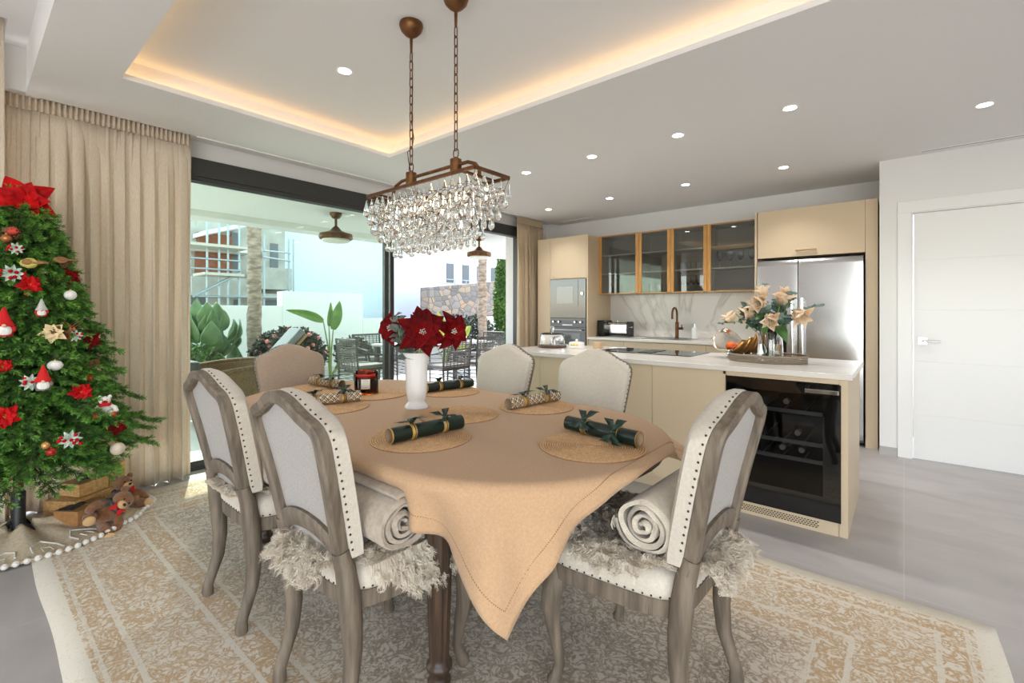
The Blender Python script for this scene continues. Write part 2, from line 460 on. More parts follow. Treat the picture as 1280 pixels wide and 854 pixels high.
# --- base run along the wall
t = thing('base_cabinet', 'cream base cabinets under the sink, behind the island', 'cabinet', (-2.18, KY, 0))
mb = MB(); mb.box(-1.008,.985,.02,.62,.1,.875); mb.box(-1.008,.985,.06,.6,0,.1); mb.build('body', m_cream, t)
xs = [-1.006,-.5,.0,.495,.985]
for a, b in zip(xs, xs[1:]):
    panel('drawer', a+.0015,b-.0015,0,.019,.74,.868, m_cream, t); panel('door', a+.0015,b-.0015,0,.019,.1,.737, m_cream, t)
wt = tag(box('worktop', -3.188,-1.195,5.33,5.965,.878,.91, m_stone), 'pale stone worktop along the back wall under the backsplash', 'worktop')
tag(box('backsplash', -3.188,-1.195,5.958,5.979,.911,1.474, m_marble), 'veined white marble backsplash below the glass wall cabinets', 'backsplash')

# --- wall cabinets with smoked glass
WYF = 5.63
xs = [-3.19,-2.612,-2.195,-1.76,-1.235]
wl = ['wall cabinet with smoked glass nearest the oven tower, leftmost of four','second smoked glass wall cabinet from the oven tower, narrow door','third smoked glass wall cabinet from the oven tower','smoked glass wall cabinet nearest the fridge, the widest door']
for i in range(4):
    a, b = xs[i], xs[i+1]; c = (a+b)/2; h = (b-a)/2
    t = thing('wall_cabinet', wl[i], 'cabinet', (c, WYF, 1.475), 0, 'glass fronted wall cabinets')
    mb = MB(); mb.box(-h+.001,-h+.018,.022,.34,0,.79); mb.box(h-.018,h-.001,.022,.34,0,.79); mb.box(-h+.018,h-.018,.022,.34,0,.018); mb.box(-h+.018,h-.018,.022,.34,.772,.79); mb.box(-h+.018,h-.018,.325,.34,.018,.772)
    mb.build('body', mk('cabinet inside grey',(176,171,164),.6) if i == 0 else bpy.data.materials['cabinet inside grey'], t, bevel=.001)
    for z in (.27,.52): MB().box(-h+.018,h-.018,.05,.325,z,z+.014).build('shelf', mk('pale shelf',(205,203,198),.5) if i == 0 and z < .3 else bpy.data.materials['pale shelf'], t)
    dr = MB(); sw = .042
    dr.box(-h+.0015,-h+sw,-.002,.02,0,.79)
    if i < 3: dr.box(h-sw,h-.0015,-.002,.02,0,.79)
    else: dr.box(h-.012,h-.0015,-.002,.02,0,.79)
    dr.box(-h+sw,h-.012,-.002,.02,0,.012); dr.box(-h+sw,h-.012,-.002,.02,.778,.79)
    o = dr.build('door', m_oak, t, bevel=.0015)
    MB().box(-h+sw-.002,h-(sw if i < 3 else .012)+.002,.006,.011,.01,.78).build('glass_panel', m_darkglass, o, smooth=0)
# glassware on the shelves
m_drink = solidglass('drinking glass', (245,250,250))
def gobj(name, prof, m, label, cat, loc, grp=None, n=20):
    o = MB().lathe(prof, n).build(name, m, loc=loc); return tag(o, label, cat, grp)
tumbler = [(0,0),(.03,0),(.036,.1),(.034,.1),(.029,.008),(0,.008)]
wine = [(0,0),(.032,0),(.03,.004),(.005,.008),(.004,.08),(.02,.095),(.036,.13),(.037,.16),(.031,.2),(.029,.2),(.034,.16),(.033,.132),(.018,.1),(0,.092)]
protoT = protoW = None
rows = [(0,1,3,'tumbler on the bottom shelf of the leftmost glass cabinet'),(1,1,3,'tumbler on the bottom of the second glass cabinet'),(2,0,5,'tall stemmed glass on the lowest level of the third glass cabinet'),
        (2,2,5,'short tumbler on the middle shelf of the third glass cabinet'),(3,2,4,'stemmed glass on the middle shelf of the cabinet nearest the fridge')]
for ci, kind, n, lab in rows:
    a, b = xs[ci]+.09, xs[ci+1]-.09
    z = 1.475+.0185 if (kind in (0,1)) else 1.475+.2845
    w_ = kind == 0 or ci == 3
    for k in range(n):
        x = lerp(a, b, k/(n-1)); y = WYF+.18
        if w_:
            o = protoW.copy() if protoW else gobj('stemmed_glass', wine, m_drink, lab, 'glass', (0,0,0))
            if protoW: COL.objects.link(o)
            protoW = protoW or o
        else:
            o = protoT.copy() if protoT else gobj('tumbler', tumbler, m_drink, lab, 'glass', (0,0,0))
            if protoT: COL.objects.link(o)
            protoT = protoT or o
        o.location = (x, y, z); tag(o, lab, 'glass', lab.replace('glass on','glasses on').replace('tumbler on','tumblers on'))

# --- fridge and its housing
t = thing('fridge_cabinet', 'cream bridging cupboard above the fridge with a bar handle', 'cabinet', (-.72, KY, 1.795))
MB().box(-.445,.445,.02,.6,0,.48).build('body', m_cream, t)
panel('door', -.443,.448,0,.019,.0,.48, m_cream, t)
mb = MB(); mb.box(-.1,.075,-.03,-.018,.05,.068); mb.box(-.09,-.075,-.02,0,.053,.065); mb.box(.05,.065,-.02,0,.053,.065)
mb.build('handle', mk('satin gold handle',(178,150,116),.35,.6), t, bevel=.002)
tag(box('side_panel', -.27,-.18,KY-.002,5.965,0,2.276, m_cream), 'tall cream end panel right of the fridge, by the white wall', 'panel')
tag(box('side_panel', -1.192,-1.17,KY-.002,5.965,0,2.276, m_cream), 'thin cream panel left of the fridge, beside the widest glass cabinet', 'panel')
t = thing('fridge', 'stainless steel double door fridge freezer', 'fridge', (-.725, KY-.03, 0))
MB().box(-.435,.44,.06,.6,.03,1.755).build('body', mk('fridge side grey',(70,71,72),.4), t, bevel=.003)
def fdoor(x0, x1):
    def fn(u, v):
        x = lerp(x0,x1,u); z = lerp(.06,1.765,v); s = abs(2*u-1); e = abs(2*v-1)
        return (x, -.004*(1-s**4) + .0035*math.sin(v*7+u*2) + .022*smooth01((e-.965)/.035), z)
    mb = MB(); mb.grid(fn, 24, 60); 
    mb.box(x0,x1,.023,.055,.06,1.765)
    return mb.build('door', m_steel, t, smooth=60)
fdoor(-.437,-.078); fdoor(-.070,.44)
for x in (-.115,-.03):
    mb = MB(); mb.tube([(x,-.055,.72),(x,-.055,1.38)],.014,12); mb.tube([(x,0,.76),(x,-.055,.76)],.01,8); mb.tube([(x,0,1.34),(x,-.055,1.34)],.01,8)
    mb.build('handle', m_chrome, t)
panel('dispenser', -.30,-.17,-.012,.003,.80,1.18, m_black, t)

# --- things on the back worktop
m_white = mk('white ceramic', (236,234,231), .25)
t = thing('tap', 'tall bronze swan neck tap at the sink', 'tap', (-2.2, 5.86, .91))
mb = MB(); mb.lathe([(0,0),(.03,0),(.03,.006),(.022,.012),(.022,.2),(0,.2)],20)
mb.tube([(0,0,.19),(0,0,.30)]+[(0,-.08+.08*math.cos(a),.30+.08*math.sin(a)) for a in [k*PI/12 for k in range(1,13)]]+[(0,-.16,.24)],.0125,12)
mb.build('spout', m_bronze, t)
mb = MB(); mb.tube([(.02,0,.12),(.075,0,.12)],.016,12); mb.tube([(.06,0,.12),(.06,-.0,.17)],.006,8); mb.build('lever', m_bronze, t)
t = thing('soap_dispenser', 'white pump soap bottle right of the bronze tap', 'soap dispenser', (-1.98, 5.86, .91))
MB().lathe([(0,0),(.036,0),(.038,.01),(.038,.12),(.03,.14),(.012,.145),(0,.145)],20).build('bottle', m_white, t)
mb = MB(); mb.lathe([(0,.145),(.008,.145),(.008,.17),(.014,.172),(.014,.18),(0,.18)],12); mb.tube([(0,0,.176),(-.04,0,.172)],.005,8); mb.build('pump', m_chrome, t)
t = thing('sink', 'inset steel sink below the bronze tap', 'sink', (-2.2, 5.6, .911))
mb = MB(); mb.box(-.3,.3,-.19,-.175,0,.003); mb.box(-.3,.3,.175,.19,0,.003); mb.box(-.3,-.285,-.175,.175,0,.003); mb.box(.285,.3,-.175,.175,0,.003); mb.build('rim', m_steel, t)
MB().box(-.285,.285,-.175,.175,0,.0015).build('basin', mk('sink dark steel',(90,90,92),.3,1), t)
t = thing('toaster', 'chrome long slot toaster in front of the marble backsplash', 'toaster', (-2.92, 5.7, .91), -.05)
def rr(hx, hy, r, n=6):
    out = []
    for cx, cy, a0 in ((hx-r,hy-r,0),(-hx+r,hy-r,PI/2),(-hx+r,-hy+r,PI),(hx-r,-hy+r,1.5*PI)):
        for k in range(n+1):
            a = a0 + PI/2*k/n; out.append((cx+r*math.cos(a), cy+r*math.sin(a)))
    return out
mb = MB(); M_ = Matrix.Rotation(PI/2,4,'Z') @ Matrix.Rotation(PI/2,4,'X')
mb.prism(rr(.075,.082,.035), -.15, .15, Matrix.Translation((0,0,.105)) @ M_); mb.build('body', m_chrome, t, bevel=.002)
mb = MB(); mb.prism(rr(.08,.09,.03), .15, .172, Matrix.Translation((0,0,.11)) @ M_); mb.prism(rr(.08,.09,.03), -.165, -.15, Matrix.Translation((0,0,.11)) @ M_); mb.box(-.165,.172,-.08,.08,.0,.024); mb.build('end_cap', m_black, t, bevel=.002)
mb = MB(); mb.box(-.12,.12,-.035,-.012,.187,.19); mb.box(-.12,.12,.012,.035,.187,.19); mb.build('slot', m_black, t)
mb = MB(); mb.box(.172,.19,-.02,.02,.12,.135); mb.build('lever', m_chrome, t, bevel=.003)
for k in (-.04,.04): MB().tube([(-.06+k,.0,.186),(-.06+k,.0,.21)],.007,8).build('rack_foot', m_chrome, t)
t = thing('coffee_machine', 'small black box shaped machine between the oven tower and the toaster', 'coffee machine', (-3.13, 5.66, .91))
MB().box(-.045,.06,-.1,.12,.012,.215).build('body', m_black, t, bevel=.008); MB().box(-.05,.065,-.13,.12,0,.012).build('base', m_black, t, bevel=.004)
panel('front_plate', -.02,.035,-.104,-.1,.06,.2, m_blackglass, t)

# --- island
IY = 3.15
t = thing('island', 'cream kitchen island with flat panel front and oak toned end', 'kitchen island', (-1.47, IY, 0))
mb = MB(); mb.box(-1.2,.585,.022,.82,.1,.876); mb.box(1.195,1.235,0,.85,0,.878); mb.box(-1.2,.585,.06,.8,0,.1); mb.box(.585,1.195,.62,.84,.0,.876); mb.box(.585,1.195,.03,.62,0,.07); mb.box(.585,1.195,0,.6,.853,.876)
mb.build('body', m_cream, t, bevel=.001)
ex = [-1.235,-.874,-.385,.11,.602]
for a, b in zip(ex, ex[1:]): panel('door', a+.0015,b-.0015,0,.02,.1,.874, m_cream, t)
panel('end_panel', -1.236,-1.202,.0205,.84,0,.876, m_cream, t)
panel('top_rail', .605,1.193,-.002,.02,.846,.877, m_cream, t)
mb = MB(); mb.box(.605,1.193,-.002,.0,0,.078)
mb.build('plinth_board', m_cream, t)
# punched vent: dark slots sunk in a cream strip
gm = MB()
for r in range(4):
    for k in range(26):
        x = .70+.0155*k+(.0077 if r % 2 else 0); z = .024+.0105*r
        gm.box(x-.0055,x+.0055,-.0042,-.0030,z-.0032,z+.0032)
gr = panel('vent_grille', .68,1.12,-.004,-.001,.012,.068, m_cream, t)
gm.build('vent_holes', mk('vent hole',(70,54,40),.8), gr, smooth=0)
tag(box('island_worktop', -2.76,-.212,3.108,4.02,.878,.91, m_stone, bevel=.003), 'pale stone worktop covering the kitchen island', 'worktop')
# wine cooler
t = thing('wine_cooler', 'black glass fronted wine cooler built into the right end of the island', 'wine cooler', (-.565, IY, .078))
mb = MB(); mb.box(-.297,-.28,.03,.6,0,.765); mb.box(.28,.297,.03,.6,0,.765); mb.box(-.28,.28,.03,.6,0,.02); mb.box(-.28,.28,.03,.6,.745,.765); mb.box(-.28,.28,.58,.6,.02,.745)
mb.build('body', m_black, t)
mb = MB(); mb.box(-.299,-.215,-.012,.026,0,.765); mb.box(.215,.299,-.012,.026,0,.765); mb.box(-.215,.215,-.012,.026,0,.13); mb.box(-.215,.215,-.012,.026,.70,.765)
dr = mb.build('door', m_blackglass, t, smooth=0)
MB().box(-.218,.218,-.0115,-.006,.12,.71).build('glass_panel', m_coolglass, dr, smooth=0)
mb = MB(); mb.box(.13,.29,-.035,-.022,.712,.735); mb.box(.14,.155,-.025,-.012,.717,.73); mb.box(.265,.28,-.025,-.012,.717,.73); mb.build('handle', m_chrome, t, bevel=.002)
m_cshelf = mk('cooler shelf steel', (150,150,152), .3, .6)
for z in (.30,.40,.58):
    s = MB(); s.box(-.278,.278,.05,.062,z-.012,z+.010); [s.tube([(x,.06,z-.004),(x,.56,z-.004)],.003,6) for x in (-.22,-.11,0,.11,.22)]
    s.build('shelf', m_cshelf, t)
bp = [(0,0),(.036,0),(.038,.01),(.038,.18),(.03,.21),(.015,.235),(.014,.29),(.016,.292),(.016,.3),(0,.3)]
m_bottle = mk('dark bottle', (16,20,16), .1, spec=.8); m_foil = mk('bottle foil', (170,165,160), .35, .6)
def bottle(x, z, label):
    r = thing('wine_bottle', label, 'bottle', (-.565+x, IY+.37, .078+z+.039)); r.rotation_euler = (PI/2,0,0); r['group'] = 'bottles lying in the wine cooler'
    MB().lathe(bp[:7]+[(0,.29)], 18).build('glass_body', m_bottle, r); MB().lathe([(.0155,.24),(.0165,.292),(.0165,.302),(0,.302)],14).build('foil', m_foil, r)
for x, z, l in [(.02,.592,'wine bottle lying alone on the top shelf of the cooler'),(-.2,.592,'wine bottle at the far left of the top cooler shelf'),(.10,.312,'wine bottle on the bottom cooler shelf, right of its pair'),(.0,.312,'wine bottle on the bottom cooler shelf, left of its pair'),(.08,.412,'wine bottle alone on the middle cooler shelf')]: bottle(x, z, l)

# hob
t = thing('hob', 'flat black glass induction hob set in the island worktop', 'hob', (-1.62, 3.76, .9105))
MB().box(-.40,.40,-.22,.22,0,.005).build('glass_plate', m_blackglass, t, bevel=.0015)
rg = MB()
for x, y in ((-.24,.0),(.24,.0),(0,.02)):
    rg.lathe([(.085,.0052),(.087,.0055),(.089,.0052)],40,(x,y,0))
rg.build('ring_mark', mk('ring grey',(90,90,92),.3), t)
panel('extractor_slot', -.06,.06,-.16,.14,.005,.008, m_black, t)
# cake dome
m_clear = solidglass('clear glass', (250,250,250))
t = thing('cake_stand', 'glass cake dome on a brown wooden plate at the far end of the island', 'cake dome', (-2.55, 3.62, .91))
MB().lathe([(0,0),(.13,0),(.136,.006),(.136,.018),(.13,.022),(0,.022)],36).build('plate', mk('dark walnut',(92,60,38),.45,noise=(14,(64,40,25),3,(4,.6,4))), t)
MB().lathe([(.118,.0225),(.119,.10),(.112,.125),(.09,.137),(.03,.142),(0,.143),(0,.140),(.03,.139),(.088,.134),(.109,.122),(.116,.1),(.115,.0225)],40).build('dome', m_clear, t)
MB().lathe([(0,.143),(.012,.143),(.009,.155),(.018,.175),(.019,.19),(.012,.2),(0,.202)],20).build('knob', m_clear, t)
# butter dish with coloured pattern
t = thing('butter_dish', 'white lidded butter dish painted with lemons, beside the cake dome', 'butter dish', (-2.33, 3.7, .91), .1)
MB().prism(rr(.085,.055,.02), 0, .012).build('plate', m_white, t, bevel=.003)
MB().loops([[(x*s,y*s,z) for x,y in rr(.065,.04,.015)] for s,z in ((1,.012),(1,.045),(.92,.055),(.5,.06))]).build('lid', m_white, t)
mb = MB(); mb.ball((0,0,.07),.013,12,8); mb.build('knob', m_white, t)
mb = MB(); [mb.ball((-.035+.03*k,-.04,.03),.014,10,6,(1,.15,.7)) for k in range(1,3)]; mb.build('painted_lemon', mk('lemon paint',(240,200,70),.4), t)
mb = MB(); mb.ball((-.03,-.04,.028),.012,10,6,(1,.15,.7)); mb.build('painted_leaf', mk('lime paint',(170,205,70),.4), t)
tag(MB().box(-.035,.035,-.03,.03,0,.05).build('wooden_block', m_oakpale, loc=(-2.17,3.82,.9105), bevel=.004), 'small square wooden salt box behind the butter dish', 'box')

# grey woven tray
m_rat = mk('grey wire weave', (142,128,110), .6)
TC = Vector((-.72, 3.58, .911))
t = thing('tray', 'round grey woven tray under the glass flower vase on the island', 'tray', TC)
mb = MB(); rx, ry = .235, .19
mb.lathe([(0,0),(1,0),(1,.006),(0,.006)],48,M=Matrix.Diagonal((rx,ry,1,1))); mb.build('base', m_rat, t)
mb = MB()
for z in (.008,.018,.028,.038,.046): mb.tube([(rx*1.01*math.cos(a),ry*1.01*math.sin(a),z) for a in [2*PI*k/64 for k in range(64)]], .0028 if z < .045 else .005, 6, closed=True)
for k in range(110):
    a = 2*PI*k/110; mb.tube([(rx*math.cos(a),ry*math.sin(a),.0),(rx*1.012*math.cos(a),ry*1.012*math.sin(a),.046)],.0018,4,cap=False)
mb.build('woven_rim', m_rat, t)

# clear vase with lilies
VC = TC + Vector((.02,-.02,.007))
t = thing('glass_vase', 'clear flared glass vase of flower stems on the woven tray', 'vase', VC)
MB().lathe([(0,0),(.078,0),(.082,.012),(.079,.10),(.076,.15),(.082,.20),(.094,.24),(.091,.24),(.079,.20),(.073,.15),(.076,.1),(.078,.018),(0,.016)],40).build('vase_body', m_clear, t)
MB().lathe([(0,.017),(.0770,.019),(.0755,.1),(.074,.115),(0,.115)],32).build('water', solidglass('vase water',(240,248,240),1.33), t)
m_stem = mk('green stem', (120,160,70), .5); m_leaf = mk('leaf green', (58,92,44), .5, noise=(20,(80,120,58),2,(1,1,1)))
m_euc = mk('eucalyptus leaf', (72,92,84), .6, noise=(25,(100,120,108),2,(1,1,1)))
m_lily = mk('peach lily petal', (232,202,168), .6, noise=(16,(244,226,202),2,(1,1,1)), translucent=.25)
def petal(mb, c, d, up, L, W, curl=.3, cup=.1, nseg=8, point=1.0):
    d = Vector(d).normalized(); up = Vector(up); up = (up-d*up.dot(d)).normalized(); s = d.cross(up)
    def fn(u, v):
        t_ = v; w = W*math.sin(PI*min(1,(.06+t_*.94)**.8))**.75*(1 if t_ < .55 else lerp(1,.75,(t_-.55)/.45*point))
        if v == 1: w = W*.02
        x = (u-.5)*2
        return Vector(c) + d*(L*t_*(1-.25*curl*t_)) + s*(x*w) + up*(-curl*L*t_*t_*.8 + cup*L*abs(x)**2*math.sin(PI*t_)+.02*L*math.sin(9*t_)*x)
    mb.grid(fn, 5, nseg)
def flower(c, axis, n, L, W, m, mc, label_p, parent=None, curl=.5, r0=.1, layers=1):
    pass
def leaf(mb, c, d, up, L, W, curl=.4): petal(mb, c, d, up, L, W, curl, .12, 7)
def lily(tip, axis, L, label, grp, base):
    tip = Vector(tip); axis = Vector(axis).normalized()
    o = thing('lily_stem', label, 'flower', base, 0, grp)
    b = Vector(base); tp = tip-b
    MB().tube([(0,0,0), Vector((tp.x*.12,tp.y*.12,tp.z*.45)), tp*.85+Vector((0,0,.01)), tp],.0032,6).build('stem', m_stem, o)
    e1 = axis.orthogonal().normalized(); e2 = axis.cross(e1); mb = MB()
    for k in range(6):
        a = 2*PI*k/6; r = e1*math.cos(a)+e2*math.sin(a)
        petal(mb, tp, axis*1.15+r*(.58 if k % 2 else .45), axis, L*1.3, L*.46, .10+.35*(k % 3 == 0), .30)
    mb.build('petals', m_lily, o, smooth=180, solid=.001)
    st_ = MB(); [st_.tube([tp, tp+axis*L*.7+(e1*math.cos(a)+e2*math.sin(a))*L*.12],.0015,5) for a in (0,1.3,2.6,3.9,5.2)]; st_.build('stamens', m_stem, o)
    for k in range(2):
        lm = MB(); q = tp*(.62+.12*k); leaf(lm, q, (rnd.uniform(-1,1),rnd.uniform(-1,.3),.4), (0,0,1), .10, .026)
        lm.build('leaf', m_leaf, o, smooth=180, solid=.001)
    return o
def eucal(base, pts, label, grp, n=9, r=.017, m=None, tiny=False):
    b = Vector(base); o = thing('eucalyptus_sprig', label, 'foliage', base, 0, grp)
    P_ = [Vector(p)-b for p in pts]
    # smooth path
    path = []
    for i in range(len(P_)-1):
        for k in range(6): path.append(P_[i].lerp(P_[i+1], k/6))
    path.append(P_[-1])
    MB().tube(path,.0022,5).build('stem', m_stem if not tiny else mk('brown twig',(80,66,54),.7), o)
    lm = MB(); tot = len(path)
    for k in range(n):
        q = path[min(tot-1,int(tot*(.4+.6*k/(n-1))))] if n > 1 else path[-1]
        for s in (-1,1):
            dd = Vector((rnd.uniform(-.5,.5), s*rnd.uniform(.3,1)*.7 , rnd.uniform(-.3,.7))) + Vector((s*.6,0,0))
            leaf(lm, q, dd, (rnd.uniform(-.3,.3),-.6,.6), r*2.5, r*1.0, .15)
    lm.build('foliage', m or m_euc, o, smooth=180, solid=.0008)
    return o
vb = VC + Vector((0,0,.02))
LS = [((-.03,-.03,.40),(-.25,-.8,-.1),.10,'topmost pale lily leaning forward in the glass vase'),((-.085,-.02,.34),(-.6,-.6,-.25),.10,'peach lily low on the left front of the island bouquet'),
 ((.02,-.06,.305),(.1,-.9,-.5),.095,'peach lily hanging at the centre front of the island bouquet'),((.15,.0,.335),(.55,-.6,-.45),.10,'peach lily on the right of the island bouquet, before the fridge'),
 ((-.225,-.0,.33),(-.5,-.3,-.8),.085,'drooping lily bud far left of the island bouquet'),((.06,.02,.385),(.3,-.3,.5),.10,'upright pale lily at the back of the island bouquet'),((-.04,.02,.43),(-.1,-.2,.9),.075,'highest lily bud of the island bouquet')]
for k, (tp, ax, L, lab) in enumerate(LS):
    lily(VC+Vector(tp), ax, L, lab, 'lilies in the glass vase', vb+Vector((.02*math.cos(k*.9),.02*math.sin(k*.9),0)))
ES = [([(-.01,0,0),(-.05,-.03,.2),(-.14,-.05,.27),(-.30,-.06,.25)],'eucalyptus sprig arching far left from the glass vase',10,.010),
      ([(.01,0,0),(.05,-.01,.2),(.15,-.0,.33),(.29,.0,.37)],'eucalyptus sprig reaching right across the fridge door',10,.012),
      ([(.0,.01,0),(.03,.0,.2),(.10,.0,.36),(.14,.0,.45)],'eucalyptus sprig upright on the right of the island bouquet',8,.018),
      ([(-.01,0,0),(-.06,-.04,.22),(-.10,-.06,.27),(-.13,-.07,.31)],'bunch of round eucalyptus on the left front of the island bouquet',8,.022),
      ([(.0,-.01,0),(.0,-.05,.2),(-.02,-.09,.25),(-.05,-.10,.28)],'bunch of round eucalyptus over the vase rim in front',8,.022),
      ([(.0,-.01,0),(.04,-.04,.2),(.09,-.07,.26),(.10,-.08,.30)],'bunch of round eucalyptus under the right hand lily',8,.02),
      ([(.0,.0,0),(-.01,.0,.25),(-.03,.01,.42),(-.03,.01,.52)],'thin sprig rising highest above the island bouquet',4,.010),
      ([(-.0,.02,0),(-.05,.02,.22),(-.10,.02,.30),(-.15,.0,.36)],'leafy eucalyptus behind the drooping bud on the left of the island bouquet',8,.024),
      ([(.0,.02,0),(.02,.03,.22),(.04,.05,.32),(.05,.05,.38)],'leafy eucalyptus at the back of the island bouquet',9,.026),
      ([(.0,.0,0),(-.02,-.02,.22),(-.03,-.04,.30),(-.02,-.06,.34)],'leafy eucalyptus in the heart of the island bouquet',9,.026)]
for pts, lab, n, r in ES: eucal(vb, [VC+Vector(p)+Vector((0,0,.02 if i == 0 else 0)) for i, p in enumerate(pts)], lab, 'eucalyptus sprigs in the glass vase', n, r)
o = thing('leaf_stem', 'broad green leaves hanging over the right rim of the glass vase', 'foliage', vb)
for a_ in [((.04,-.05,.24),(.5,-.4,-.7),(.3,-.6,.5),.17,.036,.15),((-.02,-.06,.25),(.15,-.6,-.5),(0,-.6,.6),.13,.03,.15),((-.06,-.05,.31),(-.6,-.5,.35),(0,-.6,.6),.10,.026),((0,-.06,.28),(-.3,-.7,.1),(0,-.5,.8),.12,.03)]:
    mb = MB(); leaf(mb, *a_); mb.build('leaf', m_leaf, o, smooth=180, solid=.001)
MB().tube([(0,0,0),(.01,-.02,.15),(.04,-.05,.24)],.003,6).build('stem', m_stem, o)

# hammered fruit bowl with two upswept ends
m_silver = mk('hammered silver', (222,212,200), .2, 1, bump=(38,.35,(1,1,1)))
m_gold = mk('hammered gold', (196,146,84), .3, .9, bump=(30,.4,(1,1,1)))
BCc = Vector((-.93, 3.72, .911))
t = thing('fruit_bowl', 'hammered silver shell shaped fruit bowl with tall upswept ends', 'bowl', BCc, -.45)
def bowl(u, v):
    s = max(-1,min(1,(u-.5)*2)); w = max(-1,min(1,(v-.5)*2))
    x = s*.17*(1-.12*abs(s)**3); z = .03 + .17*abs(s)**3.2*(1.0 if s < 0 else 1.0)
    hw = .10*(1-abs(s)**4)**.5*.9+.078*(1-abs(s)**12)
    return (x - .02*abs(w)**2*s, w*hw, z + .035*w*w*(1-.5*abs(s)) )
MB().grid(lambda u,v: bowl(u*.72, v), 26, 13).build('bowl_body', m_silver, t, smooth=180, solid=.004)
wm = MB()
for k in range(5):
    wm.grid(lambda u,v,k=k: (Vector(bowl(.68+.32*v*(.75+.08*k), .14+.18*k+(u-.5)*.17)) + Vector((.012*math.sin(PI*u), 0, .02*v*k*.4))), 5, 10)
wm.build('fluted_end', m_gold, t, smooth=180, solid=.004)
for x, y in ((-.07,-.04),(-.07,.04),(.07,-.04),(.07,.04)):
    mb = MB(); mb.ball((x,y,.012),.012,12,8); mb.tube([(x,y,.012),(x*.9,y*.9,.045)],.006,8); mb.build('foot', m_silver, t)
m_orange = mk('orange peel', (232,108,20), .45, bump=(220,.2,(1,1,1))); m_redf = mk('red apple skin', (176,30,22), .3, noise=(14,(214,80,30),3,(1,1,1)))
def fruit(name, loc, r, m, lab, grp):
    o = thing(name, lab, 'fruit', BCc+Vector(loc), 0, grp)
    MB().lathe([(0,-r*.93),(r*.35,-r*.9),(r*.75,-r*.66),(r,-.05*r),(r*.86,r*.55),(r*.45,r*.87),(r*.1,r*.9),(0,r*.84)],20).build('skin', m, o, smooth=180)
    MB().tube([(0,0,r*.82),(.002,0,r*1.02)],.0035,6).build('stalk', m_stem, o)
for loc, r, m, lab in [((.03,-.03,.088),.04,m_orange,'large orange in front in the silver fruit bowl'),((-.055,-.02,.082),.036,m_orange,'orange against the silver end of the fruit bowl'),((.03,.05,.088),.037,m_orange,'orange at the back of the fruit bowl')]: fruit('orange', loc, r, m, lab, 'oranges in the silver bowl')
for loc, r, m, lab in [((-.015,-.055,.078),.026,m_redf,'small red fruit between the oranges, left'),((.075,-.02,.085),.026,m_redf,'small red fruit beside the gold fluted end of the bowl')]: fruit('plum', loc, r, m, lab, 'red fruit in the silver bowl')
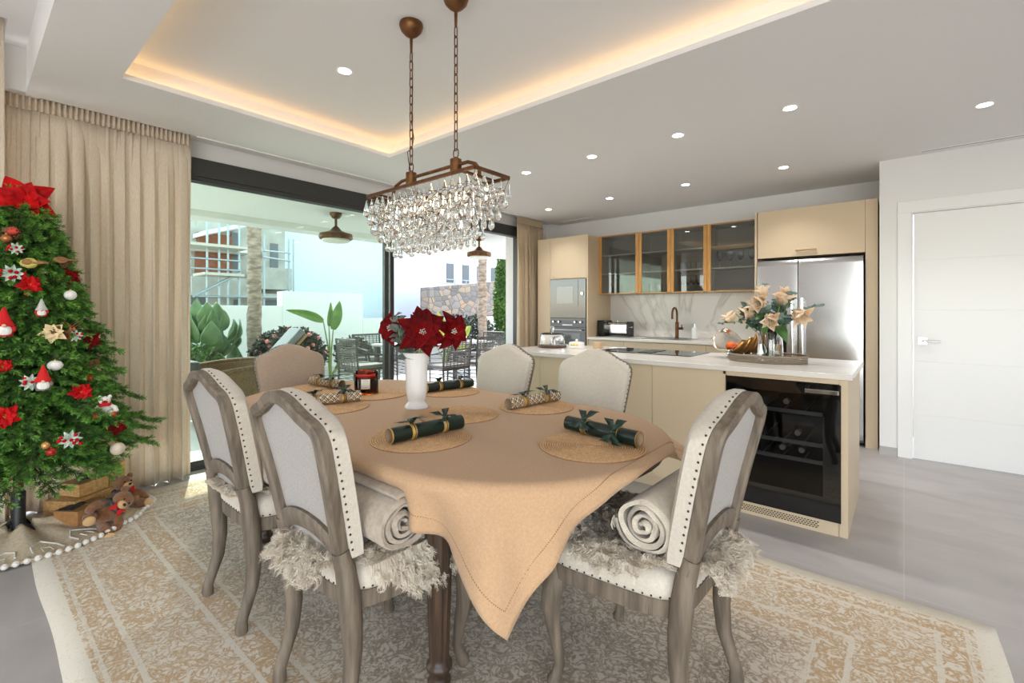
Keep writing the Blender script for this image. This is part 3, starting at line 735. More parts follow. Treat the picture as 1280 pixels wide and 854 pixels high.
# ================================================================ rug
def rug_mat(hx, hy):
    m, nt, out = nodes('woven cream and gold rug')
    L = nt.links
    b = N(nt,'ShaderNodeBsdfPrincipled'); b.inputs['Roughness'].default_value = .95; b.inputs['Sheen Weight'].default_value = .2
    v = coords(nt)
    sp = N(nt,'ShaderNodeSeparateXYZ'); L.new(v, sp.inputs[0])
    def mth(op, a, c=None, d=None):
        n = N(nt,'ShaderNodeMath', operation=op)
        for i, q in enumerate((a, c, d)):
            if q is None: continue
            if isinstance(q, (int, float)): n.inputs[i].default_value = q
            else: L.new(q, n.inputs[i])
        return n.outputs[0]
    ax = mth('ABSOLUTE', sp.outputs[0]); ay = mth('ABSOLUTE', sp.outputs[1])
    dx = mth('SUBTRACT', hx, ax); dy = mth('SUBTRACT', hy, ay)
    dist = mth('MINIMUM', dx, dy)
    wob = N(nt,'ShaderNodeTexNoise'); wob.inputs['Scale'].default_value = 30; wob.inputs['Detail'].default_value = 2; L.new(v, wob.inputs['Vector'])
    dist = mth('ADD', dist, mth('MULTIPLY', mth('SUBTRACT', wob.outputs['Fac'], .5), .012))
    # density of golden pattern across the borders
    dr = N(nt,'ShaderNodeValToRGB'); e = dr.color_ramp.elements; dr.color_ramp.interpolation = 'CONSTANT'
    stops = [(0,0.0),(.07,.55),(.085,.2),(.10,.62),(.17,.12),(.19,.54),(.42,.1),(.44,.64),(.53,.1),(.545,.5),(.56,.52)]
    e[0].position = 0; e[0].color = (0,0,0,1); e[1].position = stops[1][0]; e[1].color = (stops[1][1],)*3+(1,)
    for p, q in stops[2:]:
        x = e.new(p); x.color = (q,q,q,1)
    L.new(dist, dr.inputs['Fac'])
    # curly arabesque ornament
    n1 = N(nt,'ShaderNodeTexNoise'); n1.inputs['Scale'].default_value = 17; n1.inputs['Detail'].default_value = 2.5; n1.inputs['Distortion'].default_value = 2.2; L.new(v, n1.inputs['Vector'])
    w1 = N(nt,'ShaderNodeTexVoronoi'); w1.feature = 'DISTANCE_TO_EDGE'; w1.inputs['Scale'].default_value = 15
    dv = N(nt,'ShaderNodeVectorMath', operation='ADD'); nv = N(nt,'ShaderNodeTexNoise'); nv.inputs['Scale'].default_value = 12
    sc = N(nt,'ShaderNodeVectorMath', operation='SCALE'); sc.inputs['Scale'].default_value = .07
    L.new(v, nv.inputs['Vector']); L.new(nv.outputs['Color'], sc.inputs[0]); L.new(v, dv.inputs[0]); L.new(sc.outputs[0], dv.inputs[1]); L.new(dv.outputs[0], w1.inputs['Vector'])
    rid = mth('ABSOLUTE', mth('SUBTRACT', n1.outputs['Fac'], .5))
    pat = mth('MINIMUM', mth('MULTIPLY', rid, 6.0), mth('ADD', mth('MULTIPLY', w1.outputs['Distance'], 4.5), .12))
    fine = N(nt,'ShaderNodeTexNoise'); fine.inputs['Scale'].default_value = 90; fine.inputs['Detail'].default_value = 2; L.new(v, fine.inputs['Vector'])
    pat = mth('ADD', pat, mth('MULTIPLY', mth('SUBTRACT', fine.outputs['Fac'], .5), .9))
    wear = N(nt,'ShaderNodeTexNoise'); wear.inputs['Scale'].default_value = 3; wear.inputs['Detail'].default_value = 4; L.new(v, wear.inputs['Vector'])
    thr = mth('MULTIPLY', dr.outputs['Color'], mth('ADD', .35, wear.outputs['Fac']))
    fac = N(nt,'ShaderNodeMapRange'); L.new(mth('SUBTRACT', thr, pat), fac.inputs['Value'])
    fac.inputs['From Min'].default_value = -.10; fac.inputs['From Max'].default_value = .40
    # gold in the borders, greyer tan in the field
    hue = N(nt,'ShaderNodeValToRGB'); h = hue.color_ramp.elements
    h[0].position = .50; h[0].color = lin((190,158,116)); h[1].position = .66; h[1].color = lin((148,130,110))
    L.new(dist, hue.inputs['Fac'])
    base = N(nt,'ShaderNodeValToRGB'); q = base.color_ramp.elements
    q[0].position = .48; q[0].color = lin((218,209,192)); q[1].position = .66; q[1].color = lin((202,191,174)); L.new(dist, base.inputs['Fac'])
    mx = N(nt,'ShaderNodeMix'); mx.data_type = 'RGBA'
    L.new(fac.outputs[0], mx.inputs['Factor']); L.new(base.outputs[0], mx.inputs['A']); L.new(hue.outputs[0], mx.inputs['B'])
    L.new(mx.outputs['Result'], b.inputs['Base Color'])
    bn = N(nt,'ShaderNodeTexNoise'); bn.inputs['Scale'].default_value = 350; L.new(v, bn.inputs['Vector'])
    bp = N(nt,'ShaderNodeBump'); bp.inputs['Strength'].default_value = .4; bp.inputs['Distance'].default_value = .004; L.new(bn.outputs['Fac'], bp.inputs['Height']); L.new(bp.outputs[0], b.inputs['Normal'])
    L.new(b.outputs[0], out.inputs['Surface'])
    return m
RX0, RX1, RY0, RY1 = -4.03, .28, .23, 2.63
rh = ((RX1-RX0)/2, (RY1-RY0)/2)
def rugp(u, v):
    x = lerp(-rh[0], rh[0], u); y = lerp(-rh[1], rh[1], v)
    return (x + .004*math.sin(y*9), y + .004*math.sin(x*7), .007 + .0006*math.sin(x*5+y*3))
mb = MB(); mb.grid(rugp, 50, 30)
rug = tag(mb.build('rug', rug_mat(*rh), loc=((RX0+RX1)/2,(RY0+RY1)/2,0), smooth=180), 'large faded cream rug with golden oriental borders under the dining table', 'rug')
md = rug.modifiers.new('thick','SOLIDIFY'); md.thickness = .007; md.offset = -1
RT = .0085        # height of the rug's top: what stands on it stands here

# ================================================================ dining table
TCX, TCY, TTOP = -1.83, 1.48, .765
m_dwood = mk('dark stained oak', (74,54,38), .45, noise=(10,(48,34,24),4,(5,5,.5)), bump=(40,.1,(5,5,.4)))
t = thing('dining_table', 'dark oak dining table hidden under the tan tablecloth', 'table', (TCX,TCY,RT))
def race(a, b, n=24, off=0):
    c = a-b; r = b+off; out = []
    for k in range(n+1):
        th = -PI/2+PI*k/n; out.append((c+r*math.cos(th), r*math.sin(th)))
    for k in range(n+1):
        th = PI/2+PI*k/n; out.append((-c+r*math.cos(th), r*math.sin(th)))
    return out
AX, BX = 1.19, .60
MB().prism(race(AX,BX), .715, TTOP-RT-.001).build('tabletop', m_dwood, t, bevel=.006)
mb = MB(); mb.prism(race(AX-.12,BX-.09), .63, .715); mb.build('apron', m_dwood, t)
def fl(a, z): return 1-.07*(abs(math.sin(a*6))**.6) if .12 < z < .55 else 1
for sx in (-1,1):
    for sy in (-1,1):
        MB().lathe([(0,0),(.022,0),(.026,.02),(.036,.04),(.038,.055),(.030,.065),(.033,.085),(.042,.095),(.042,.108),(.034,.115),(.033,.13)]+[(lerp(.033,.047,k/8),.135+.4*k/8) for k in range(9)]+[(.048,.548),(.052,.56),(.052,.575),(.046,.585),(.055,.60),(.055,.715),(0,.715)], 48, fn=fl).build('leg', m_dwood, t, loc=(sx*.675,sy*.475,0), smooth=50)

# ---- tablecloth: flat over the top, hanging with folds and pointed corners
def cloth():
    hx, hy, oy = 1.215, .75, -.03
    nu, nv = 150, 104
    top = TTOP+.0035
    R = random.Random(4); phs = [R.uniform(0,6.28) for _ in range(8)]
    def fn(u, v):
        x = lerp(-hx, hx, u); y = lerp(-hy, hy, v)+oy
        c = AX-BX; px = max(-c, min(c, x)); dx, dy = x-px, y; d = math.hypot(dx, dy)
        r = BX+.004; e = d-r
        if e <= 0:
            return (x, y, top)
        nx, ny = dx/d, dy/d
        rr_ = .028                                   # rounding over the edge
        arc = min(e, rr_*PI/2); a = arc/rr_
        ox = rr_*math.sin(a); oz = rr_*(1-math.cos(a)); h = max(0, e-rr_*PI/2)
        th = math.atan2(dy, dx)
        s = px + th*r*1.0                            # length along the edge
        corner = 1 if abs(px) >= c-1e-6 else 0
        w = 0
        if abs(px) >= c-1e-6:
            ang = abs(math.atan2(dy, abs(dx)))       # 0 at the end, pi/2 at the side
            w = .095*math.cos((ang-.84)*7.5)*math.exp(-((ang-.84)/.62)**2)
            sgn = 1 if dx > 0 else -1
            w += .034*math.sin(ang*11 + phs[0] + (0 if dy < 0 else 2) + sgn) + .018*math.sin(ang*19+phs[4])
        w += .016*math.sin(px*7.5+phs[2]) + .014*math.sin(px*15+phs[3]) 
        k = min(1, h/.18)
        w += .013*math.sin(s*43+.6)+.011*math.sin(s*26+1.7)
        flare = .05*h
        if dx > 0 and dy > 0 and abs(px) >= c-1e-6:  # the far right corner stands out stiffly
            ang = math.atan2(dy, dx); flare = .05*h + .75*h*math.exp(-((ang-.72)/.42)**2)
        o = ox + flare + w*k*.85
        if y < 0:                                    # cloth pushed in by what lies on the near chairs
            wx = TCX+px+nx*r
            for cxx in (-1.40,-2.14):
                o -= min(1,h/.10)*.085*smooth01((.29-abs(wx-cxx))/.09)*abs(ny)
        drop = oz + h*(1-.28*min(1,flare/max(h,1e-4)))
        return (px+nx*(r+o), ny*(r+o)+ (0 if px == x or True else 0), top-drop)
    mb = MB(); mb.grid(fn, nu, nv)
    return mb, fn, hx, hy
m_cloth = mk('tan linen tablecloth', (190,155,120), .9, noise=(160,(181,146,111),3,(1,1,1)), bump=(500,.22,(1,1,1)), sheen=.15)
mb, cfn, chx, chy = cloth()
t = thing('tablecloth', 'tan linen tablecloth draped over the dining table with pointed corners', 'tablecloth', (TCX,TCY,0))
mb.build('cloth', m_cloth, t, smooth=180, solid=.002)
# drawn-thread hem line
mb = MB(); ins = .055
def hemline(p0, p1, n):
    for k in range(n):
        u0 = lerp(p0[0],p1[0],k/n); v0 = lerp(p0[1],p1[1],k/n); u1 = lerp(p0[0],p1[0],(k+.55)/n); v1 = lerp(p0[1],p1[1],(k+.55)/n)
        a, b = Vector(cfn(u0,v0)), Vector(cfn(u1,v1))
        mb.tube([a, b], .0020, 4)
iu, iv = ins/(2*chx), ins/(2*chy)
hemline((iu,iv),(1-iu,iv),300); hemline((1-iu,iv),(1-iu,1-iv),200); hemline((iu,iv),(iu,1-iv),200); hemline((iu,1-iv),(1-iu,1-iv),300)
mb.build('hem_stitch', mk('dark hem thread',(140,104,70),.9), t, fix=False)

# ---- placemats
TT = TTOP+.0048
def mat_rings(m=None):
    m_, nt, out = nodes('coiled straw'); L = nt.links
    b = N(nt,'ShaderNodeBsdfPrincipled'); b.inputs['Roughness'].default_value = .8
    v = coords(nt); n = N(nt,'ShaderNodeTexNoise'); n.inputs['Scale'].default_value = 120; n.inputs['Detail'].default_value = 2; L.new(v, n.inputs['Vector'])
    r = N(nt,'ShaderNodeValToRGB'); e = r.color_ramp.elements; e[0].position=.35; e[0].color = lin((188,148,104)); e[1].position=.65; e[1].color = lin((210,172,130))
    L.new(n.outputs['Fac'], r.inputs['Fac'])
    sp = N(nt,'ShaderNodeSeparateXYZ'); L.new(v, sp.inputs[0]); cb = N(nt,'ShaderNodeCombineXYZ'); L.new(sp.outputs[0], cb.inputs[0]); L.new(sp.outputs[1], cb.inputs[1])
    ln = N(nt,'ShaderNodeVectorMath', operation='LENGTH'); L.new(cb.outputs[0], ln.inputs[0])
    def mth(op, a, c):
        k = N(nt,'ShaderNodeMath', operation=op); L.new(a, k.inputs[0]); k.inputs[1].default_value = c; return k.outputs[0]
    f = mth('LESS_THAN', mth('ABSOLUTE', mth('SUBTRACT', mth('FRACT', mth('MULTIPLY', ln.outputs['Value'], 22/.19), 0), .5), 0), .40)
    mx = N(nt,'ShaderNodeMix'); mx.data_type='RGBA'; mx.inputs['A'].default_value = lin((142,106,70)); L.new(f, mx.inputs['Factor']); L.new(r.outputs[0], mx.inputs['B'])   # groove shade between the coils, put into the colour
    L.new(mx.outputs['Result'], b.inputs['Base Color']); L.new(b.outputs[0], out.inputs['Surface'])
    return m_
m_straw = mat_rings()
prof = [(0,0),(.19,0)]
pr = []
nr = 22
for k in range(nr, 0, -1):
    r = .19*k/nr
    pr += [(r,.0022),(r-.0022,.0048),(r-.0055,.0048),(r-.0078,.0025)]
matb = MB().lathe([(0,0),(.188,0)]+pr[:-1]+[(0,.004)], 72)
MATS = [(-.86,1.47,'placemat at the right end of the table under a green cracker',2,1.0),(-1.415,1.14,'placemat nearest the camera on the front edge, under a green cracker',0,1),
        (-1.60,1.51,'empty placemat in the middle of the table right of the white vase',1,1),(-1.43,1.89,'placemat on the island side of the table under a plaid cracker',3,1),
        (-2.10,1.90,'placemat behind the white vase under a green cracker',4,1),(-2.36,1.56,'placemat in the middle of the table under the candle jar',5,1),
        (-2.22,1.21,'placemat at the front left chair under a plaid cracker',6,1),(-2.76,1.43,'placemat at the far left end of the table under a plaid cracker',7,1)]
first = None
for x, y, lab, _, s in MATS:
    if first is None: first = o = matb.build('placemat', m_straw, smooth=50)
    else: o = first.copy(); COL.objects.link(o)
    o.location = (x, y, TT); o.rotation_euler = (0,0,rnd.uniform(0,6)); tag(o, lab, 'placemat', 'round straw placemats')

# ---- christmas crackers
m_green = mk('dark green paper', (9,30,25), .32, coat=.1)
m_ribbon = mk('green satin ribbon', (6,40,30), .45)
m_kraft = mk('kraft inside', (168,142,112), .8)
m_gold2 = mk('gold foil band', (206,164,92), .35, .6, bump=(300,.4,(1,1,1)))
def plaid():
    m_, nt, out = nodes('plaid paper'); L = nt.links
    b = N(nt,'ShaderNodeBsdfPrincipled'); b.inputs['Roughness'].default_value = .5
    tc = N(nt,'ShaderNodeTexCoord'); sp = N(nt,'ShaderNodeSeparateXYZ'); L.new(tc.outputs['UV'], sp.inputs[0])
    def mth(op, a, c):
        n = N(nt,'ShaderNodeMath', operation=op)
        for i, q in enumerate((a, c)):
            if isinstance(q,(int,float)): n.inputs[i].default_value = q
            else: L.new(q, n.inputs[i])
        return n.outputs[0]
    def stripes(s, k, width):
        f = mth('FRACT', mth('MULTIPLY', s, k), 0.); f = mth('ABSOLUTE', mth('SUBTRACT', f, .5), 0); return mth('LESS_THAN', f, width)
    s1 = mth('ADD', sp.outputs[0], sp.outputs[1]); s2 = mth('SUBTRACT', sp.outputs[0], sp.outputs[1])
    tot = None
    for s in (s1, s2):
        for k, wd, off in ((1.5,.085,0),(1.5,.035,.30),(1.5,.035,.40)):
            q = stripes(mth('ADD', s, off/1.5), k, wd)
            tot = q if tot is None else mth('MAXIMUM', tot, q)
    mx = N(nt,'ShaderNodeMix'); mx.data_type='RGBA'; mx.inputs['A'].default_value = lin((226,204,172)); mx.inputs['B'].default_value = lin((46,38,32))
    L.new(tot, mx.inputs['Factor']); L.new(mx.outputs['Result'], b.inputs['Base Color']); L.new(b.outputs[0], out.inputs['Surface'])
    return m_
m_plaid = plaid()
def bow(mb, R, a0):
    """ribbon tied round a tube of radius R along X at x=0, knot at angle a0"""
    def band(u, v): a = 2*PI*u; return ((v-.5)*.012, (R+.001)*math.cos(a), (R+.001)*math.sin(a))
    mb.grid(band, 24, 2, closed_u=True)
    T = Matrix.Rotation(a0-PI/2, 4, 'X')
    for s in (-1,1):
        for sx, ln, lift in ((1,.046,.016),(-1,.042,.010)):
            def tail(u, v): return (sx*ln*v*.7+(u-.5)*.028*(.5+v)*(1-.5*max(0,v-.75)*4*(1-abs(2*u-1))), s*ln*v, R+.003+lift*math.sin(v*2.4)+.004*math.sin(v*7+s))
            mb.grid(tail, 3, 7, M=T)
    mb.ball((0,0,R+.005),.0075,8,6,M=T)
def cracker(x, y, rz, style, label, L=.31, R=.0275, knot=1.2, s=1.0):
    o = thing('christmas_cracker', label, 'christmas cracker', (x,y,TT+.0052+R*s+.0008), rz, 'christmas crackers'); o.scale = (s,)*3
    h = L/2; pts = [(-h,R),(-h+.005,R)]
    t1, t2 = -h*.42, h*.46
    for c in (t1, t2):
        pts += [(c-.03,R),(c-.012,R*(.96 if style == 'g' else .84)),(c,R*(.93 if style == 'g' else .74)),(c+.012,R*(.96 if style == 'g' else .84)),(c+.03,R)]
    pts += [(h-.005,R),(h,R)]
    M_ = Matrix.Rotation(PI/2,4,'Y')
    mb = MB(); mb.lathe([(r,xx) for xx,r in pts], 32, M=M_)
    tub = mb.build('tube', m_green if style == 'g' else m_plaid, o, smooth=60)
    me = tub.data; uv = me.uv_layers.new(name='UVMap')
    for p in me.polygons:
        aa = [math.atan2(me.vertices[i].co.z, me.vertices[i].co.y) for i in p.vertices]
        if max(aa)-min(aa) > PI: aa = [a if a > 0 else a+2*PI for a in aa]
        for li, a, i in zip(p.loop_indices, aa, p.vertices): uv.data[li].uv = (me.vertices[i].co.x/.05, a/(2*PI)*3.2)
    mb = MB(); mb.lathe([(R-.0015,-h+.0005),(R-.0015,h-.0005)],28,M=M_); mb.build('inner_tube', m_kraft, o, smooth=60, fix=False)
    if style == 'g':
        mb = MB()
        for e in (-h,h): mb.lathe([(R-.0016,e-.0006),(R+.0008,e-.0006),(R+.0008,e+.0006 if e > 0 else e+.004),(R-.0016,e+.0006)],28,M=M_)
        mb.build('gold_rim', m_gold2, o)
    for c in (t1,t2):
        mb = MB(); mb.lathe([(R*.80,c-.013),(R*1.06,c-.011),(R*1.13,c-.004),(R*1.09,c),(R*1.13,c+.004),(R*1.06,c+.011),(R*.80,c+.013)],26,M=M_,fn=lambda a,z: 1+.03*math.sin(a*26))
        mb.build('gold_band', m_gold2, o)
    for c, kk in ((t1+.004,knot),(t2+.004,knot+.5)):
        mb = MB(); bow(mb, R*1.06, kk); mb.build('ribbon', m_ribbon, o, loc=(c,0,0), solid=.0008, smooth=60)
    return o
cracker(-.882,1.573,-.14,'g','dark green cracker at the right end of the table by the single near chair',.335,.028,2.2)
cracker(-1.41,1.165,1.47,'g','dark green cracker on the placemat nearest the camera, hollow end showing',.325,.028,1.3)
cracker(-1.452,1.90,1.45,'p','black and cream plaid cracker on the island side of the table',.36,.027,1.3)
cracker(-2.125,1.93,1.40,'g','dark green cracker partly behind the white vase',.33,.027,1.0)
cracker(-2.275,1.225,1.30,'p','plaid cracker at the front left of the table behind a chair back',.33,.028,1.3)
cracker(-2.80,1.50,.12,'p','plaid cracker with its hollow end showing at the far left end of the table',.31,.027,1.3)

# ---- candle jar
t = thing('candle', 'amber red glass candle jar with a white paper label', 'candle', (-2.405,1.535,TT+.0055)); t.scale = (1.25,1.25,1.2)
m_amber = solidglass('amber glass', (170,70,24))
MB().lathe([(0,0),(.050,0),(.054,.004),(.054,.106),(.0525,.108),(.051,.106),(.051,.008),(0,.008)],40).build('jar', m_amber, t)
MB().lathe([(0,.0085),(.0503,.0085),(.0503,.070),(0,.070)],32).build('wax', mk('amber wax',(150,64,28),.5), t)
def patch(a0,a1,z0,z1,r): 
    mb = MB(); mb.grid(lambda u,v: (r*math.cos(lerp(a0,a1,u)), r*math.sin(lerp(a0,a1,u)), lerp(z0,z1,v)), 12, 2); return mb
la = math.atan2(-1.535, 2.405)
lb = patch(la-.45,la+.30,.028,.075,.0546).build('label', mk('label paper',(232,226,214),.6), t, solid=.0004)
mb = MB()
for z, w in ((.066,.2),(.061,.26),(.056,.22),(.036,.10)): mb.grid(lambda u,v,z=z,w=w: (.0550*math.cos(la-.07+(u-.5)*2*w), .0550*math.sin(la-.07+(u-.5)*2*w), z+v*.0016), 6, 2)
mb.build('print_line', mk('label print',(150,140,128),.7), lb, fix=False)
mb = patch(la-1.0,la+.8,.085,.098,.0545)
mb.build('red_band', mk('red print',(176,30,22),.4), t, solid=.0003)
MB().tube([(0,0,.070),(.002,0,.082)],.0012,5).build('wick', m_black, t)

# ---- white vase and poinsettias
VT = Vector((-1.885,1.49,TT))
t = thing('vase', 'tall white ceramic vase with a flared rim and round foot', 'vase', VT); t.scale = (1.12,1.12,1.04)
def ribs(a, z): return 1+.010*math.sin(a*14) if .05 < z < .25 else 1
MB().lathe([(0,0),(.052,0),(.053,.007),(.046,.018),(.038,.027),(.037,.034),(.042,.048),(.046,.08),(.048,.14),(.048,.19),(.051,.23),(.060,.258),(.065,.268),(.061,.269),(.048,.24),(.044,.2),(.043,.14),(.041,.08),(.035,.05),(0,.045)],64,fn=ribs).build('vase_body', mk('white bone china',(240,239,237),.22), t, smooth=60)
m_red = mk('red velvet petal', (116,3,7), .75, noise=(14,(74,2,5),3,(1,1,1)), spec=.15)
m_redb = mk('bright red petal', (206,10,16), .65, noise=(14,(160,6,12),3,(1,1,1)), spec=.2)
def poinsettia_mesh(c, axis, R, seed, layers=2, n=6):
    Rr = random.Random(seed); axis = Vector(axis).normalized(); e1 = axis.orthogonal().normalized(); e2 = axis.cross(e1); mb = MB()
    for L_ in range(layers):
        for k in range(n):
            a = 2*PI*(k+.5*L_)/n + Rr.uniform(-.12,.12); r = e1*math.cos(a)+e2*math.sin(a)
            petal(mb, Vector(c)+axis*.004*L_, r+axis*(.18+.4*L_), axis, R*(1-.22*L_)*Rr.uniform(.9,1.08), R*.30, .22+.15*Rr.random(), .22, 9)
    return mb, e1, e2, axis
vin = VT+Vector((0,0,.06))
PO = [((.085,-.03,.385),(.785,-.62,.1),.135,'large dark red poinsettia facing the camera in the white vase'),((-.075,-.09,.40),(.15,-.95,.1),.105,'dark red poinsettia on the left side of the white vase'),
      ((.15,.10,.385),(.95,-.1,.05),.115,'dark red poinsettia drooping on the right side of the white vase'),((.03,.03,.42),(.5,-.4,.7),.115,'red poinsettia at the top back of the vase bouquet')]
for k, (p, ax, R_, lab) in enumerate(PO):
    b0 = vin+Vector((.018*math.cos(k*1.6),.018*math.sin(k*1.6),0))
    o = thing('poinsettia', lab, 'flower', b0, 0, 'poinsettias in the white vase'); c = VT+Vector(p)-b0
    mb, e1, e2, a_ = poinsettia_mesh(c, ax, R_, k+3, 3 if k == 0 else 2)
    mb.build('petals', m_red, o, smooth=180, solid=.0012)
    mb = MB()
    for q in range(11): 
        th = q*2.4; rr2 = .005*math.sqrt(q); mb.ball(c+e1*rr2*math.cos(th)+e2*rr2*math.sin(th)+a_*.022, .0035, 6, 5)
    mb.build('flower_centre', mk('pale stamen beads',(190,190,178),.4) if k == 0 else bpy.data.materials['pale stamen beads'], o)
    MB().tube([(0,0,0),Vector((c.x*.25,c.y*.25,.2)),c],.0035,6).build('stem', m_stem, o)
m_grey = mk('grey green leaf', (104,112,106), .6, noise=(20,(74,84,76),2,(1,1,1)))
for pts, lab, n, r in [([(0,0,0),(.0,-.05,.18),(-.0,-.10,.28),(.0,-.11,.34)],'grey round leaf sprig between the left and centre poinsettias',7,.022),
                       ([(0,0,0),(-.03,-.03,.2),(-.06,-.06,.33),(-.085,-.07,.40)],'grey green sprig at the top left of the poinsettia vase',5,.018),
                       ([(0,0,0),(-.01,-.04,.2),(-.01,-.09,.32),(-.02,-.10,.38)],'grey green sprig rising left of the large poinsettia',5,.02)]:
    eucal(vin+Vector((0,0,.01)), [vin+Vector(p) for p in pts], lab, 'grey sprigs in the white vase', n, r, m_grey)
o = thing('leaf_stem', 'dark green leaves spilling over the rim of the white vase', 'foliage', vin)
for k in range(11):
    mb = MB(); a = -2.6+.38*k; leaf(mb, (.035*math.cos(a),.035*math.sin(a),.240), (math.cos(a),math.sin(a),.9 if k%2 else .5), (0,0,1), rnd.uniform(.075,.11), .024, .5)
    mb.build('leaf', mk('dark leaf',(36,62,30),.5) if k == 0 else bpy.data.materials['dark leaf'], o, smooth=180, solid=.001)
MB().tube([(0,0,0),(0,0,.215)],.004,6).build('stem', m_stem, o)

# ================================================================ chairs
m_cwood = mk('weathered grey oak', (122,109,94), .6, noise=(7,(88,77,65),5,(6,6,.7)), bump=(30,.25,(6,6,.5)))
m_linen = mk('natural linen', (206,197,184), .9, noise=(120,(198,188,174),2,(1,1,1)), bump=(700,.25,(1,1,1)), sheen=.2)
m_linen_back = mk('grey linen back', (168,161,156), .9, noise=(300,(152,146,141),2,(1,1,.4)), bump=(700,.3,(1,1,1)), sheen=.2)
m_taupe = mk('taupe linen', (164,144,126), .9, noise=(120,(154,134,116),2,(1,1,1)), bump=(700,.25,(1,1,1)), sheen=.2)
m_nail = mk('dark nailhead', (44,36,30), .5)
def yb(z): return -.205 - .125*max(0,(z-.42)/.6)**1.2
OUT = [(.192,.50),(.196,.56),(.202,.64),(.210,.72),(.219,.80),(.225,.86),(.226,.89),(.220,.915),(.206,.934),(.186,.946),(.160,.955),(.130,.967),(.100,.983),(.070,.998),(.035,1.008),(0,1.012)]
def offs(path, d):
    out = []
    for i, p in enumerate(path):
        a = Vector(path[max(i-1,0)]); b = Vector(path[min(i+1,len(path)-1)])
        if i == len(path)-1: n = Vector((0,1))
        else:
            tt = (b-a).normalized(); n = Vector((tt.y,-tt.x))
        out.append((p[0]-n.x*d, p[1]-n.y*d))
    return out
def sweep2d(mb, path, hw, hd, y0=0, ch=.35, cap=True):
    sec = [(hw,hd*(1-ch)),(hw*(1-ch),hd),(-hw*(1-ch),hd),(-hw,hd*(1-ch)),(-hw,-hd*(1-ch)),(-hw*(1-ch),-hd),(hw*(1-ch),-hd),(hw,-hd*(1-ch))]
    rings = []
    for i, p in enumerate(path):
        a = Vector(path[max(i-1,0)]); b = Vector(path[min(i+1,len(path)-1)]); tt = (b-a).normalized(); n = Vector((tt.y,-tt.x))
        rings.append([(p[0]+n.x*o, yb(p[1]+n.y*o)+y0+d, p[1]+n.y*o) for o, d in sec])
    mb.loops(rings, cap=cap)
def full(path): return path + [(-x,z) for x,z in reversed(path[:-1])]
def seat_outline(s=1.0, n=56):
    out = []
    for k in range(n):
        a = 2*PI*k/n; c, sn = math.cos(a), math.sin(a)
        p = 5.0; r = (abs(c)**p+abs(sn)**p)**(-1/p)
        x, y = c*r, sn*r
        out.append((x*s*lerp(.210,.262,(y+1)/2), .022+y*s*.232))
    return out
